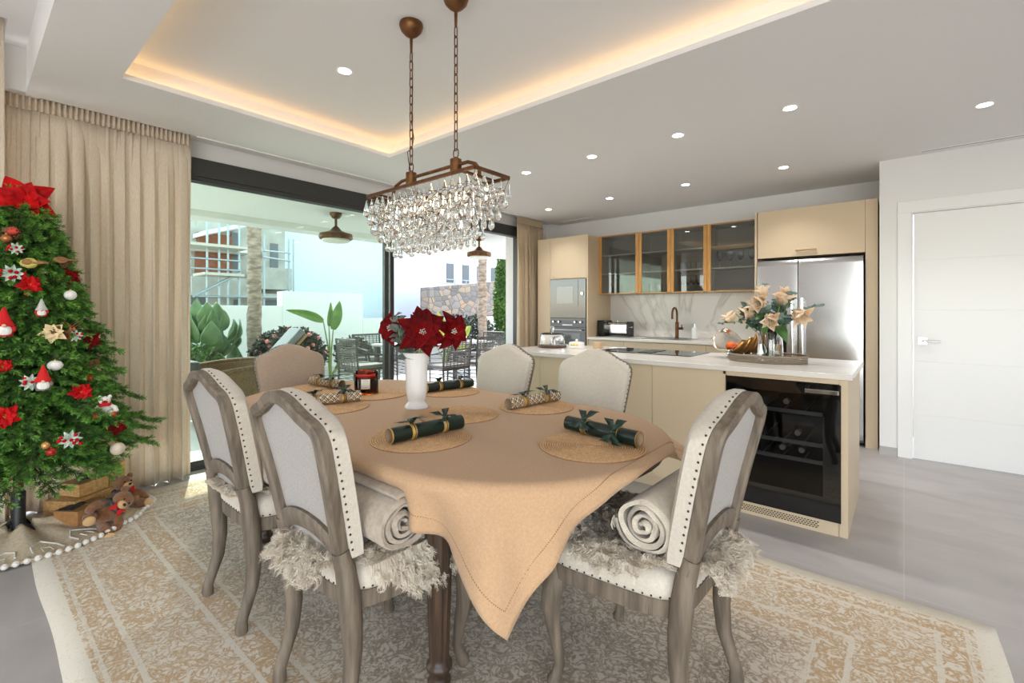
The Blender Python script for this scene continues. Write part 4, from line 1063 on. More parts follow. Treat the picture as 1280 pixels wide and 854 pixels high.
def make_chair(label, linen=None, group='french style dining chairs'):
    t = thing('dining_chair', label, 'chair', (0,0,0), 0, group); ln = linen or m_linen
    # frame of the back
    mb = MB(); sweep2d(mb, full(offs(OUT,.0185)), .0195, .021); mb.build('back_frame', m_cwood, t, smooth=35)
    mb = MB(); ar = [(.180*math.cos(a), .515+.085*math.sin(a)) for a in [PI*k/16 for k in range(17)]]; sweep2d(mb, ar, .030, .016); mb.build('arched_rail', m_cwood, t, smooth=35)
    inner = offs(OUT,.030)
    rows = [(inner[0][0],.53)]+[(w,z) for w,z in inner if z > .54]; rows[-1] = (0.0005, rows[-1][1])
    def fill(fn_y, rows, name, m, M=15, close=None):
        mb = MB()
        mb.grid(lambda u,v: (lambda r: (r[0]*(2*u-1), fn_y(2*u-1, r, v), r[1]))(rows[min(len(rows)-1,int(round(v*(len(rows)-1))))]), M, len(rows))
        return mb
    mb = fill(lambda s,r,v: yb(r[1])+.004-.003*(1-s*s), rows, '', None); fill2 = fill(lambda s,r,v: yb(r[1])+.012, rows, '', None)
    mb.add(fill2.v, fill2.f); mb.build('back_panel', m_linen_back, t, smooth=60)
    # upholstered front
    pad = [(max(w+.006,.0006),z) for w,z in OUT if z >= .52]; pad[-1] = (.0006, pad[-1][1]+.006); pad = [(pad[0][0],.535)]+pad
    nrow = len(pad)
    def fy(s, r, v): 
        e = (1-abs(s)**5)**.5 if abs(s) < 1 else 0
        tv = min(1, (1-v)*4)**.5 if v > .75 else 1
        tv *= min(1, .75+v*3)
        return yb(r[1])+.018+.042*(.55+.45*tv)+.024*e*tv
    front = [[(r[0]*(2*j/16-1), fy(2*j/16-1, r, i/(nrow-1)), r[1]) for j in range(17)] for i, r in enumerate(pad)]
    mb = MB(); n0 = 17
    vs = [p for row in front for p in row]; fs = [(i*n0+j,i*n0+j+1,(i+1)*n0+j+1,(i+1)*n0+j) for i in range(nrow-1) for j in range(16)]
    bo = len(vs)
    for r in pad: vs += [(-r[0],yb(r[1])+.016,r[1]),(r[0],yb(r[1])+.016,r[1])]
    for i in range(nrow-1):
        fs += [(i*n0,(i+1)*n0,bo+2*(i+1),bo+2*i),(i*n0+16,bo+2*i+1,bo+2*i+3,(i+1)*n0+16),(bo+2*i,bo+2*i+2,bo+2*i+3,bo+2*i+1)]
    fs.append(tuple(range(17))+(bo+1,bo))
    mb.add(vs, fs); mb.cur = 1
    side = full([(w+.0065,z) for w,z in OUT if z > .53]); dense = []; lastp = None
    for i in range(len(side)-1):
        for k in range(10): dense.append((lerp(side[i][0],side[i+1][0],k/10), lerp(side[i][1],side[i+1][1],k/10)))
    for p in dense:
        if lastp is None or math.hypot(p[0]-lastp[0],p[1]-lastp[1]) > .024:
            mb.ball((p[0],yb(p[1])+.0235,p[1]),.0036,7,5); lastp = p
    mb.build('backrest', [ln, m_nail], t, smooth=50)
    # seat
    O1 = seat_outline()
    def ring(s, z): return [(x*s, .022+(y-.022)*s, z) for x,y in O1]
    MB().loops([ring(.97,.368),ring(.99,.372),ring(.99,.42),ring(.97,.424)]).build('seat_frame', m_cwood, t, smooth=35)
    mb = MB(); mb.loops([ring(.985,.424),ring(1.005,.432),ring(1.01,.455),ring(.995,.478),ring(.95,.494),ring(.86,.503),ring(.6,.509),ring(.25,.511)]); mb.cur = 1
    lastp = None; per = O1+[O1[0]]
    for i in range(len(per)-1):
        for k in range(8):
            p = (lerp(per[i][0],per[i+1][0],k/8), lerp(per[i][1],per[i+1][1],k/8))
            if lastp is None or math.hypot(p[0]-lastp[0],p[1]-lastp[1]) > .024:
                mb.ball((p[0]*1.003,.022+(p[1]-.022)*1.003,.432),.0036,7,5); lastp = p
    mb.build('seat', [ln, m_nail], t, smooth=70)
    # legs
    for s in (-1,1):
        mb = MB(); P_ = [(.180,-.2275,.56),(.183,-.214,.50),(.187,-.204,.42),(.187,-.196,.34),(.186,-.192,.25),(.186,-.200,.16),(.188,-.222,.09),(.189,-.238,.045),(.190,-.240,.018),(.190,-.238,0)]
        mb.tube([(s*x,y,z) for x,y,z in P_],[.026,.029,.033,.032,.028,.024,.0205,.0205,.0235,.021],10,flat=1.0); mb.build('leg', m_cwood, t, smooth=60)
        mb = MB(); P_ = [(.205,.20,.42),(.210,.206,.38),(.222,.219,.33),(.228,.225,.28),(.222,.219,.2),(.211,.208,.12),(.207,.203,.07),(.213,.21,.035),(.221,.219,.012),(.221,.219,0)]
        mb.tube([(s*x,y,z) for x,y,z in P_],[.034,.037,.037,.034,.026,.020,.0175,.0185,.023,.021],10); mb.build('leg', m_cwood, t, smooth=60)
    return t
CHAIRS = {}
def put(key, x, y, rz, label, src=None, linen=None):
    o = make_chair(label, linen) if src is None else dup(CHAIRS[src], (0,0,0), 0, label)
    o.location = (x,y,RT); o.rotation_euler = (0,0,rz); CHAIRS[key] = o; return o
put('c1', -2.155,.945, 0.0,'dining chair nearest the Christmas tree, seen from behind on the left')
put('c2', -1.42,.935, 0.0,'dining chair in the left foreground seen from behind, sheepskin and rolled throw on it','c1')
put('c3', -.675,1.50, PI/2-.03,'dining chair at the right end of the table beside the wine cooler','c1')
put('c4', -2.13,2.19, PI,'dining chair on the island side further from the camera, behind the vase','c1')
put('c5', -1.43,2.20, PI,'dining chair on the island side nearer the wine cooler, front of its back visible','c1')
put('c6', -3.01,1.49, -PI/2,'darker taupe dining chair at the far left end of the table by the glass wall',None,m_taupe)

# ---- sheepskins: a hide with thousands of curly locks
m_fur = mk('sheepskin wool', (232,222,206), .9, noise=(16,(208,194,174),3,(1,1,1)), sheen=.3, translucent=.15)
m_hide = mk('sheepskin hide', (196,182,162), .95)
def sheepskin(key, label, seed, nstr=3000, rear=.14, side=(0,0), frontdrop=0, length=.055):
    ch = CHAIRS[key]; R = np.random.RandomState(seed)
    def surf(x, y):
        z = .515; hw = lerp(.205,.262,min(1,max(0,(y+.21)/.464)))-.006
        ox = 0
        if y > -.19 and abs(x) > hw:
            e = abs(x)-hw; s = 1 if x > 0 else -1
            z -= e*.92; x = s*(hw+.022+.18*e)
        if y < -.215: 
            e = -.215-y; z -= max(0,e-.05)*.75 ; y = -.215-min(e,.05)-max(0,e-.05)*.62
        if y > .255:
            e = y-.255; z -= e*.9; y = .255+.012+.2*e
        return x, y, z
    def inside(x, y):
        if y < -.17: return abs(x) < .142-.18*max(0,-.30-y) and y > -.215-rear
        hx = .225+side[0 if x < 0 else 1]*math.exp(-((y-.08)/.20)**2); yy = (y-.02)/(.25+frontdrop)
        return abs(x/hx)**3+abs(yy)**3 < 1
    def base(u, v):   # rear tongue to front
        y = lerp(-.215-rear, .02+.24+frontdrop, v)
        w = .14 if y < -.17 else (lerp(.14,.2,(y+.17)/.05) if y < -.12 else .21)
        hwid = w*(1-.4*max(0,(v-.85)/.15)**2)
        if y >= -.12: hwid = hwid + (side[0] if u < .5 else side[1])*math.exp(-((y-.08)/.20)**2)*abs(2*u-1)
        x = hwid*(2*u-1); return surf(x, y)
    t = thing('sheepskin', label, 'sheepskin', ch.location, ch.rotation_euler.z, 'sheepskin seat covers')
    MB().grid(base, 25, 29).build('hide', m_hide, t, smooth=180, solid=.004)
    vs = []; fs = []; cnt = 0; per = 16
    while cnt < nstr//per:
        x = R.uniform(-.36,.36); y = R.uniform(-.215-rear,.28+frontdrop)
        if not inside(x, y): continue
        cnt += 1
        p = Vector(surf(x,y)); s0 = Vector(surf(x+.004,y))-p; s1 = Vector(surf(x,y+.004))-p; n = s0.cross(s1)
        n = n.normalized() if n.length > 1e-9 else Vector((0,0,1))
        if n.z < -.2: n = -n
        out = Vector((x*1.4, y-.0, 0)); out = out.normalized() if out.length > 1e-4 else Vector((1,0,0))
        d0 = (n*.75+out*R.uniform(.0,.6)+Vector((R.normal(0,.5),R.normal(0,.5),-.05))).normalized()
        L = length*R.uniform(.65,1.15); seg = 7
        u_ = d0.orthogonal().normalized(); w_ = d0.cross(u_); ph = R.uniform(0,6.28); fq = R.uniform(8,14); amp = R.uniform(.005,.010)
        path = []; q = p.copy(); d = d0.copy()
        for k in range(seg+1):
            tk = k/seg; path.append(q + (u_*math.sin(ph+fq*tk)+w_*math.cos(ph+fq*tk))*amp*tk)
            d = (d + Vector((0,0,-.17)) + out*.05).normalized(); q = q + d*(L/seg)
        for j in range(per):
            ra = R.uniform(0,6.28); r0 = .011*math.sqrt(R.rand()); ofs = u_*math.cos(ra)*r0+w_*math.sin(ra)*r0
            w = R.uniform(.0008,.0014); sd = d0.cross(Vector((R.normal(),R.normal(),R.normal()))).normalized(); b = len(vs); ln_ = R.uniform(.7,1.08)
            for k in range(seg+1):
                tk = k/seg; c = p.lerp(path[k], min(1,ln_)) + ofs*(1-.45*tk) + sd*.003*math.sin(4*tk+ra)
                if abs(c.x) < .255 and -.2 < c.y < .25 and c.z < .518: c.z = .518
                ww = w*(1-.7*tk*tk); vs += [tuple(c-sd*ww), tuple(c+sd*ww)]
            for k in range(seg): fs.append((b+2*k,b+2*k+1,b+2*k+3,b+2*k+2))
    mb = MB(); mb.v = vs; mb.f = fs; mb.m = [0]*len(fs)
    mb.build('wool', m_fur, t, smooth=180, fix=False)
    return t
sheepskin('c1','sheepskin on the dining chair nearest the Christmas tree',11,9000,.05,(0,0),0,.036)
sheepskin('c2','shaggy cream sheepskin hanging off the chair in the left foreground',12,32000,.10,(0,.17),.0,.046)
sheepskin('c3','shaggy cream sheepskin on the chair at the right end of the table',13,32000,.10,(.03,.0),.0,.044)

# ---- rolled throws
m_throw = mk('cream fleece throw', (202,192,176), .95, noise=(60,(192,180,162),3,(1,1,1)), bump=(260,.35,(1,1,1)), sheen=.4)
m_throw2 = mk('taupe fleece throw', (176,162,146), .95, noise=(60,(160,146,130),3,(1,1,1)), bump=(260,.35,(1,1,1)), sheen=.4)
def throw(key, dx, dy, dz, L, R0, label, m, turns=4.2, mirror=1, fringe=True, rz=0):
    ch = CHAIRS[key]; M0 = Matrix.Translation(ch.location) @ Matrix.Rotation(ch.rotation_euler.z,4,'Z')
    p = M0 @ Vector((dx,dy,dz)); t = thing('rolled_throw', label, 'blanket', p, ch.rotation_euler.z+rz, 'rolled throws on chairs')
    th = R0/turns*.60; n = int(turns*30); prof = []
    for k in range(n+1):
        a = turns*2*PI*k/n; r = .006+(R0-.006)*(a/(turns*2*PI))
        sq = 1-.10*max(0,-math.sin(a))*(r/R0); w = 1+(.09*math.sin(2.3*a+1)+.06*math.sin(3.7*a))*(1-r/R0)**.7+.02*math.sin(5*a)
        prof.append((r*math.cos(a)*w*1.06, r*math.sin(a)*sq*w, a))
    def ring(off): return [(x*(1+off/max(.012,math.hypot(x,z))), z*(1+off/max(.012,math.hypot(x,z)))) for x,z,_ in prof]
    o_, i_ = ring(th/2), ring(-th/2); loop = o_+i_[::-1]
    rings = []
    for s, sc in ((-1,.965),(-.97,1),(-.4,1),(.2,1.0),(.97,1),(1,.965)):
        cx = L/2*s; pr = [(cx + .006*math.sin(5*j/len(loop)*2*PI) if abs(s) > .9 else cx, mirror*x*sc, z*sc) for j, (x, z) in enumerate(loop)]
        rings.append(pr)
    mb = MB(); nl = len(loop); vs = [q for r in rings for q in r]; fs = []
    for i in range(len(rings)-1):
        for j in range(nl): fs.append((i*nl+j,i*nl+(j+1)%nl,(i+1)*nl+(j+1)%nl,(i+1)*nl+j))
    half = len(o_)
    for b in (0,(len(rings)-1)*nl):
        for k in range(half-1): fs.append((b+k,b+k+1,b+nl-2-k,b+nl-1-k))
    mb.add(vs, fs); mb.build('roll', m, t, smooth=60)
    if fringe:
        mb = MB(); xe, ze, ae = prof[-1]
        for k in range(int(L/.014)):
            x = -L/2+.007+k*.014
            yy = mirror*(xe+.004); zz = ze+.002
            mb.tube([(x,yy,zz),(x+.003,yy+mirror*.008,zz-.012),(x-.002,yy+mirror*.010,zz-.03),(x+.002,yy+mirror*.008,zz-.045)],[.003,.0028,.0035,.002],5)
        mb.build('fringe', m, t)
    return t
throw('c2', .06,-.072,.612,.42,.088,'taupe throw rolled up against the back of the left foreground chair',m_throw2,4.3)
throw('c3', .015,-.09,.612,.42,.088,'cream throw rolled up on the chair at the right end of the table',m_throw,4.0,1)
throw('c1', .05,-.085,.60,.34,.075,'taupe throw rolled up on the chair nearest the Christmas tree',m_throw2,4.0)

# ================================================================ chandelier
CC = Vector((-1.75,1.48,0)); FZ = 1.852
t = thing('chandelier', 'rectangular bronze chandelier with tiers of clear crystal drops over the table', 'chandelier', (CC.x,CC.y,FZ))
hl, hw_ = .395, .108
mb = MB()
for y in (-hw_,hw_): mb.box(-hl,hl,y-.008,y+.008,-.006,.008)
for x in (-hl,hl): mb.box(x-.008,x+.008,-hw_,hw_,-.006,.008)
mb.build('frame', m_bronze, t, bevel=.002)
mb = MB(); hx = .165
bar = [(-hl*.80,0,.0),(-hl*.80,0,.03),(-hl*.74,0,.06),(-hl*.62,0,.078),(-hx,0,.08),(hx,0,.08),(hl*.62,0,.078),(hl*.74,0,.06),(hl*.80,0,.03),(hl*.80,0,0)]
mb.tube(bar,.0085,10); 
for s in (-1,1): mb.box(s*hl*.80-.008,s*hl*.80+.008,-hw_,hw_,-.005,.004)
mb.build('top_bar', m_bronze, t, smooth=50)
cz = TZ-FZ
for s in (-1,1):
    x = s*hx
    MB().lathe([(0,.05),(.027,.05),(.027,.105),(.012,.11),(.010,.115),(0,.115)],20).build('hub', m_bronze, t, loc=(x,0,0))
    c = MB().lathe([(0,0),(.058,0),(.060,-.012),(.052,-.035),(.034,-.055),(.016,-.068),(.008,-.074),(.006,-.145),(0,-.145)],28).build('canopy', m_bronze, t, loc=(x,0,cz))
    mb = MB(); z0, z1 = .115, cz-.145
    def link(zc, h, w, ax):
        pts = []
        for k in range(16):
            a = 2*PI*k/16; px = w*math.cos(a); pz = (h-w)*(1 if math.sin(a) > 0 else -1)*min(1,abs(math.sin(a))*4)+w*math.sin(a)
            pts.append((x+(px if ax else 0), (0 if ax else px), zc+pz))
        mb.tube(pts,.0026,6,closed=True)
    link(z0+.018,.022,.0165,True)
    nlk = 13; st_ = (z1-z0-.036)/nlk
    for k in range(nlk): link(z0+.036+st_*(k+.5)-.002, st_*.58, .0085, k % 2 == 0)
    mb.build('chain', m_bronze, t, smooth=60)
mb = MB(); x = -hx
mb.tube([(x,.004,cz-.14),(x+.006,.004,.55),(x-.004,.006,.36),(x+.020,.0,.28),(x+.006,0,.23),(x-.03,0,.22),(x-.022,0,.17),(x-.002,0,.11)],.0024,6); mb.build('cable', m_bronze, t)
# bulbs inside
m_bulb = emis('warm bulb', (255,220,170), 6)
for k in range(4):
    x = -.24+.16*k
    b = MB().lathe([(0,-.03),(.010,-.03),(.010,-.075),(0,-.075)],12).build('bulb_socket', m_bronze, t, loc=(x,0,0))
    MB().lathe([(0,-.075),(.008,-.078),(.014,-.095),(.014,-.11),(.006,-.135),(0,-.15)],14).build('bulb', m_bulb, b)
# crystals
m_cry = solidglass('crystal', (252,252,252), 1.5)
dropA = MB().lathe([(0,.0),(.003,-.004),(.006,-.014),(.013,-.034),(.0155,-.046),(.013,-.058),(.006,-.066),(0,-.068)],12)
dropB = MB().lathe([(0,.0),(.0025,-.004),(.004,-.03),(.006,-.045),(.010,-.056),(.0115,-.063),(.009,-.071),(.004,-.075),(0,-.076)],12)
wiresm = MB()
protoA = protoB = None; spots_ = []
tiers = [(0,hl,hw_,.046,'A'),(-.050,hl*.95,hw_*.92,.046,'A'),(-.098,hl*.88,hw_*.84,.046,'A'),(-.142,hl*.80,hw_*.72,.046,'A'),(-.180,hl*.71,hw_*.55,.042,'B'),(-.210,hl*.62,hw_*.36,.044,'B')]
for ti, (z, a, b, sp, kind) in enumerate(tiers):
    per = []
    nx_ = int(2*a/sp); ny_ = max(1,int(2*b/(sp*1.1)))
    for k in range(nx_+1): per += [(-a+2*a*k/nx_,-b),(-a+2*a*k/nx_,b)]
    for k in range(1,ny_): per += [(-a,-b+2*b*k/ny_),(a,-b+2*b*k/ny_)]
    for x, y in per: spots_.append((x, y, z-.014-rnd.uniform(0,.007), kind if rnd.random() > .12 else ('B' if kind == 'A' else 'A'), ti))
    if ti: 
        wiresm.tube([(-a,-b,z-.004),(a,-b,z-.004),(a,b,z-.004),(-a,b,z-.004)],.002,5,closed=True)
    if ti:
        pa = tiers[ti-1]
        for x, y in ((-1,-1),(1,-1),(1,1),(-1,1),(0,-1),(0,1)): wiresm.tube([(x*pa[1],y*pa[2],pa[0]-.004),(x*a,y*b,z-.004)],.0012,4)
wiresm.build('crystal_rack', mk('rack wire',(120,96,70),.4,.8), t, fix=False)
# nearest 100 as parts, the rest as one
spots_.sort(key=lambda s: (s[1]*.765+ -s[0]*.0) - (.02*(s[4] in (0,))) )
near, rest = spots_[:96], spots_[96:]
hooks = MB()
for x, y, z, kind, ti in spots_: hooks.tube([(x,y,z+.001),(x,y,z+.016)],.0008,4,cap=False)
hooks.build('hooks', bpy.data.materials['rack wire'], t, fix=False)
for x, y, z, kind, ti in near:
    src = protoA if kind == 'A' else protoB
    if src is None:
        o = (dropA if kind == 'A' else dropB).build('crystal_drop', m_cry, t, smooth=180)
        if kind == 'A': protoA = o
        else: protoB = o
    else: o = src.copy(); COL.objects.link(o); o.parent = t
    o.location = (x,y,z); s = rnd.uniform(1.1,1.38); o.scale = (s*(1.2 if kind == 'A' else 1),s*(.8 if kind == 'A' else 1),s); o.rotation_euler = (0,0,rnd.uniform(0,6.28))
mb = MB()
for x, y, z, kind, ti in rest:
    src = dropA if kind == 'A' else dropB; mb.add(src.v, src.f, Matrix.Translation((x,y,z)) @ Matrix.Rotation(rnd.uniform(0,6.28),4,'Z') @ Matrix.Diagonal((1.1 if kind == 'A' else 1,.8 if kind == 'A' else 1,1,1)))
mb.build('crystal_drop', m_cry, t, smooth=180, kind='stuff')
# ================================================================ Christmas tree
TX, TY = -3.72, .21
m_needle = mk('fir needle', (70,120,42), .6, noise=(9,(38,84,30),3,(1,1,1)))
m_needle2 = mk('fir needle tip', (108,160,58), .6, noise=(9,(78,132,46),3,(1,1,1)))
m_twig = mk('fir twig', (84,62,44), .8)
tree = thing('christmas_tree', 'decorated green Christmas tree at the left edge in front of the beige curtain', 'christmas tree', (TX,TY,0))
ZB, ZT = .37, 1.86
def cone_r(z):
    pts = [(.36,.38),(.46,.53),(.60,.57),(.68,.54),(.79,.46),(1.0,.385),(1.21,.32),(1.5,.245),(1.75,.16),(1.86,.05),(1.95,.01)]
    for (a,ra),(b,rb) in zip(pts, pts[1:]):
        if z <= b: return lerp(ra, rb, max(0,(z-a)/(b-a)))
    return .01
def squeeze(x, y):
    """branches pressed flat against the curtains behind the tree"""
    wx = TX+x; wy = TY+y
    lim = -3.86 if wy < .22 else -4.03
    if wx < lim+.05:
        x = (lim + .05*math.exp((wx-lim-.05)/.12)) - TX
    return x, y
Rt = np.random.RandomState(21)
nv, nf, nm = [], [], []; tw = MB()
def needles(p0, p1, ln, dens):
    p0 = np.array(p0); p1 = np.array(p1); d = p1-p0; L = np.linalg.norm(d); d = d/L
    a = np.array([0,0,1.]) if abs(d[2]) < .9 else np.array([1.,0,0])
    u = np.cross(d,a); u /= np.linalg.norm(u); w = np.cross(d,u)
    n = int(L*dens)
    tt = Rt.rand(n); an = Rt.rand(n)*2*PI
    base = p0+np.outer(tt,p1-p0)
    dirs = np.outer(np.cos(an),u)+np.outer(np.sin(an),w)
    dirs = dirs*.75+d*.75+np.array([0,0,.12]); dirs /= np.linalg.norm(dirs,axis=1)[:,None]
    ll = ln*(.75+.5*Rt.rand(n))
    tip = base+dirs*ll[:,None]
    sd = np.cross(dirs, Rt.randn(n,3)); sd /= np.linalg.norm(sd,axis=1)[:,None]; sd *= .0021
    mid = base+dirs*(ll*.45)[:,None]
    o = len(nv)
    for i in range(n):
        nv.extend((tuple(base[i]),tuple(mid[i]+sd[i]),tuple(tip[i]),tuple(mid[i]-sd[i])))
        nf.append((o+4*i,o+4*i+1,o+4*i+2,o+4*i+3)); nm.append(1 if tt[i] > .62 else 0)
nb = 0
z = ZB
while z < 1.84:
    r = cone_r(z+.02); nbr = max(5,int(7+r*17))
    a0 = Rt.rand()*6
    for k in range(nbr):
        a = a0+2*PI*k/nbr+Rt.uniform(-.2,.2)
        # only boughs facing the room or the sides: the rest press on the curtain
        R_ = r*Rt.uniform(.78,1.04)*(1.12 if Rt.rand() < .12 else 1)
        zr = z+.16*r+Rt.uniform(-.03,.03)
        def bp(t):
            x, y = squeeze(R_*t*math.cos(a), R_*t*math.sin(a))
            return (x, y, zr + (z-zr)*t*1.0 + .07*R_*math.sin(t*3.0) - (.02 if t > .9 else 0))
        tw.tube([bp(.02),bp(.5),bp(1)],[.006,.004,.002],4,cap=False)
        nsub = max(3,int(R_/.050))
        for q in range(nsub):
            t0 = .22+.78*(q+.5)/nsub
            for s in (-1,1):
                b0 = Vector(bp(t0)); fw = (Vector(bp(min(1,t0+.05)))-Vector(bp(t0-.05))).normalized()
                side = Vector((-math.sin(a),math.cos(a),0))*s
                ln = .075+.05*(1-t0)+Rt.uniform(0,.035)
                e = b0+(fw*.72+side*.62+Vector((0,0,Rt.uniform(-.22,.25))))*ln
                ex, ey = squeeze(e.x, e.y); e = Vector((ex,ey,e.z))
                needles(b0, e, .022, 880); 
                tw.tube([b0,e],.0016,3,cap=False)
        needles(bp(.55), bp(1.0), .022, 850)
        t1 = Vector(bp(1.0)); f2 = (t1-Vector(bp(.9))).normalized(); e = t1+f2*.06; ex, ey = squeeze(e.x,e.y); needles(t1,(ex,ey,e.z+.012),.022,900)
    z += .052+.02*r
for k in range(7):
    a = k*.9; needles((0,0,1.80),(.05*math.cos(a),.05*math.sin(a),1.93),.022,900)
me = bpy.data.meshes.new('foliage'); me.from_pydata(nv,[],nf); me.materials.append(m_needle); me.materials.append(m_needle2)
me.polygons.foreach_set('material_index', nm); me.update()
fo = bpy.data.objects.new('foliage', me); COL.objects.link(fo); fo.parent = tree
tw.build('branches', m_twig, tree, fix=False, smooth=0)
MB().tube([(0,0,.10),(0,0,1.85)],[.024,.006],10).build('trunk', m_twig, tree)
mb = MB(); mb.lathe([(0,.0),(.03,.0),(.03,.26),(.022,.27),(0,.27)],16)
for k in range(3):
    a = 2.2*k+.5; mb.tube([(0,0,.12),(.10*math.cos(a),.10*math.sin(a),.07),(.15*math.cos(a),.15*math.sin(a),.008)],.009,8)
mb.build('stand', mk('stand metal black',(30,30,30),.5), tree, loc=(0,0,.0))

def on_tree(u, v, push=.0):
    """where the line of sight through a spot of the photograph meets the outside of the tree"""
    d = ray(u, v); best = None
    lo = None
    for k in range(400):
        s = 1.6+k*.005; p = Vector((0,0,CH))+d*s
        if math.hypot(p.x-TX,p.y-TY) < cone_r(p.z)*.93: return Vector((0,0,CH))+d*(s-push)
        dd = math.hypot(p.x-TX,p.y-TY)-cone_r(p.z)
        if best is None or dd < best: best = dd; lo = p
    return lo
toCam = Vector((-TX,-TY,0)).normalized()
SCAM = Vector((.765,.644,0))     # to the right as seen from the room
def face_rot(p): return math.atan2(-p.y, -p.x)+PI/2   # local -Y points to the room's viewer

# poinsettia clips
PSET = [(32,250,.165,'large red poinsettia on the very top of the Christmas tree','b'),(37,356,.062,'bright red poinsettia clip right of centre on the upper tree','b'),(88,346,.056,'dark red poinsettia clip on the right edge of the upper tree, by a bauble','d'),
        (115,425,.058,'dark red poinsettia clip on the tree\'s right edge at mid height','d'),(101,490,.062,'bright red poinsettia clip on the lower right of the tree','b'),(6,521,.066,'bright red poinsettia clip cut by the left edge, lower tree','b'),
        (3,458,.045,'bright red poinsettia clip cut by the left edge, middle of the tree','b'),(147,533,.054,'dark red poinsettia clip on the lowest right hand bough','d'),(113,472,.018,'tiny red flower clip high on the lower right bough','b')]
for u, v, R_, lab, kd in PSET:
    p = on_tree(u, v, .015) if v != 250 else Vector((TX,TY,1.90))+Vector((0,0,0))
    if v == 250: p = at_x(32,252,TX+.03)
    o = thing('poinsettia_clip', lab, 'ornament', p, 0, 'red poinsettias on the Christmas tree')
    ax = Vector((-p.x,-p.y,.25 if v != 250 else .1)).normalized() + Vector((rnd.uniform(-.25,.25),rnd.uniform(-.25,.25),0))
    mb, e1, e2, a_ = poinsettia_mesh((0,0,0), ax, R_, int(u), 2, 5)
    mb.build('petals', m_redb if kd == 'b' else m_red, o, smooth=180, solid=.001)
    mb = MB(); [mb.ball(e1*.004*math.cos(q*2.1)+e2*.004*math.sin(q*2.1)+a_*.008,.0025,6,4) for q in range(4)]; mb.build('flower_centre', m_brass, o)
    MB().tube([(0,0,0),-a_*.05],.0015,5).build('clip_wire', m_twig, o)
# baubles
m_bauble = mk('white glitter bauble', (232,230,226), .45, bump=(500,.3,(1,1,1)))
def bauble(u, v, r, lab, m=None, z=1.0):
    p = on_tree(u, v, .03); o = thing('bauble', lab, 'ornament', p, 0, 'baubles on the Christmas tree')
    MB().ball((0,0,0),r,20,14,(1,1,z)).build('globe', m or m_bauble, o, smooth=180)
    MB().lathe([(0,r*z*.97),(r*.22,r*z*.97),(r*.22,r*z*1.12),(0,r*z*1.14)],12).build('cap', m_brass, o)
    MB().tube([(0,0,r*z*1.1),(.002,0,r*z*1.1+.03)],.0008,4).build('thread', m_twig, o)
bauble(69,457,.031,'white flattened bauble on the middle of the tree right of the left edge',z=.85)
bauble(88,369,.027,'white bauble on the upper right edge of the tree')
bauble(147,561,.034,'cream wool bauble under the lowest right bough, above the gifts', mk('cream wool ball',(214,200,180),.95,bump=(90,.6,(1,1,1))))
bauble(64,565,.020,'small red bauble hanging low in the middle of the tree', mk('red gloss bauble',(150,26,16),.15))
bauble(57,557,.017,'small golden bauble hanging low in the middle of the tree', mk('gold bauble',(206,150,92),.25,.5))
bauble(8,298,.022,'copper bauble at the left edge of the upper tree', mk('copper bauble',(176,112,72),.3,.6))
# birds
def bird(u, v, s, rz, lab, cb, cw):
    p = on_tree(u, v, .03); o = thing('bird_ornament', lab, 'ornament', p, rz, 'bird ornaments on the Christmas tree'); o.scale = (s,)*3
    prof = []
    M_ = Matrix.Rotation(PI/2,4,'Y')
    mb = MB(); mb.lathe([(0,-.05),(.012,-.047),(.020,-.035),(.021,-.022),(.027,-.004),(.026,.015),(.016,.032),(.007,.045),(0,.05)],16,M=M_)
    mb.build('body', mk('bird '+lab[:12],cb,.9), o, smooth=180)
    mb = MB(); mb.loops([[(x,y*.012,z*.005) for y,z in ((-1,-1),(1,-1),(1,1),(-1,1))] for x in (.03,.055,.10)]); mb.build('tail', mk('bird brown '+lab[:9],cw,.9), o)
    mb = MB(); mb.ball((.012,-.022,.004),.022,10,8,(1.4,.35,.7)); mb.ball((.012,.022,.004),.022,10,8,(1.4,.35,.7)); mb.build('wing', mk('wing '+lab[:9],cw,.9), o)
    mb = MB(); mb.lathe([(.005,0),(0,.016)],8,(0,0,0),M=Matrix.Translation((-.048,0,.002)) @ Matrix.Rotation(-PI/2,4,'Y')); mb.build('beak', m_black, o)
    mb = MB(); mb.ball((-.036,-.0175,.008),.003,6,5); mb.ball((-.036,.0175,.008),.003,6,5); mb.build('eye', m_black, o)
    return o
wr = math.atan2(SCAM.y,SCAM.x)
bird(37,329,1.0,wr-.15,'yellow green bird ornament with a brown tail, upper middle of the tree',(206,196,104),(150,108,66))
bird(14,289,.8,wr+2.9,'red breasted brown bird ornament below the top poinsettia',(196,70,56),(120,76,46))
bird(76,325,.7,wr+.4,'small tan bird ornament on the right edge of the upper tree',(180,134,90),(140,98,62))
# pine cones
m_cone = mk('pine cone', (132,92,56), .8, noise=(60,(92,60,36),2,(1,1,1)))
def pinecone(u, v, s, lab):
    p = on_tree(u, v, .02); o = MB()
    for k in range(44):
        t = k/43; a = k*2.4; r = .020*math.sin(PI*(.1+.85*t))**.8; q = Vector((r*math.cos(a),r*math.sin(a),-.03+.06*t))
        o.ball(q, .0075, 6, 4, (1,1,.5))
    ob = o.build('pine_cone', m_cone, loc=p, rot=(rnd.uniform(-1,1),rnd.uniform(-1,1),0), fix=False); ob.scale = (s,)*3
    tag(ob, lab, 'pine cone', 'pine cones on the Christmas tree')
pinecone(18,291,1.0,'pine cone beside the red breasted bird near the tree top'); pinecone(68,413,1.0,'pine cone at the heart of the cream flower ornament'); pinecone(84,419,.9,'pine cone right of the cream flower ornament'); pinecone(82,330,.8,'pine cone on the tree\'s upper right edge'); pinecone(118,454,.8,'pine cone on the right edge of the tree below a red poinsettia')
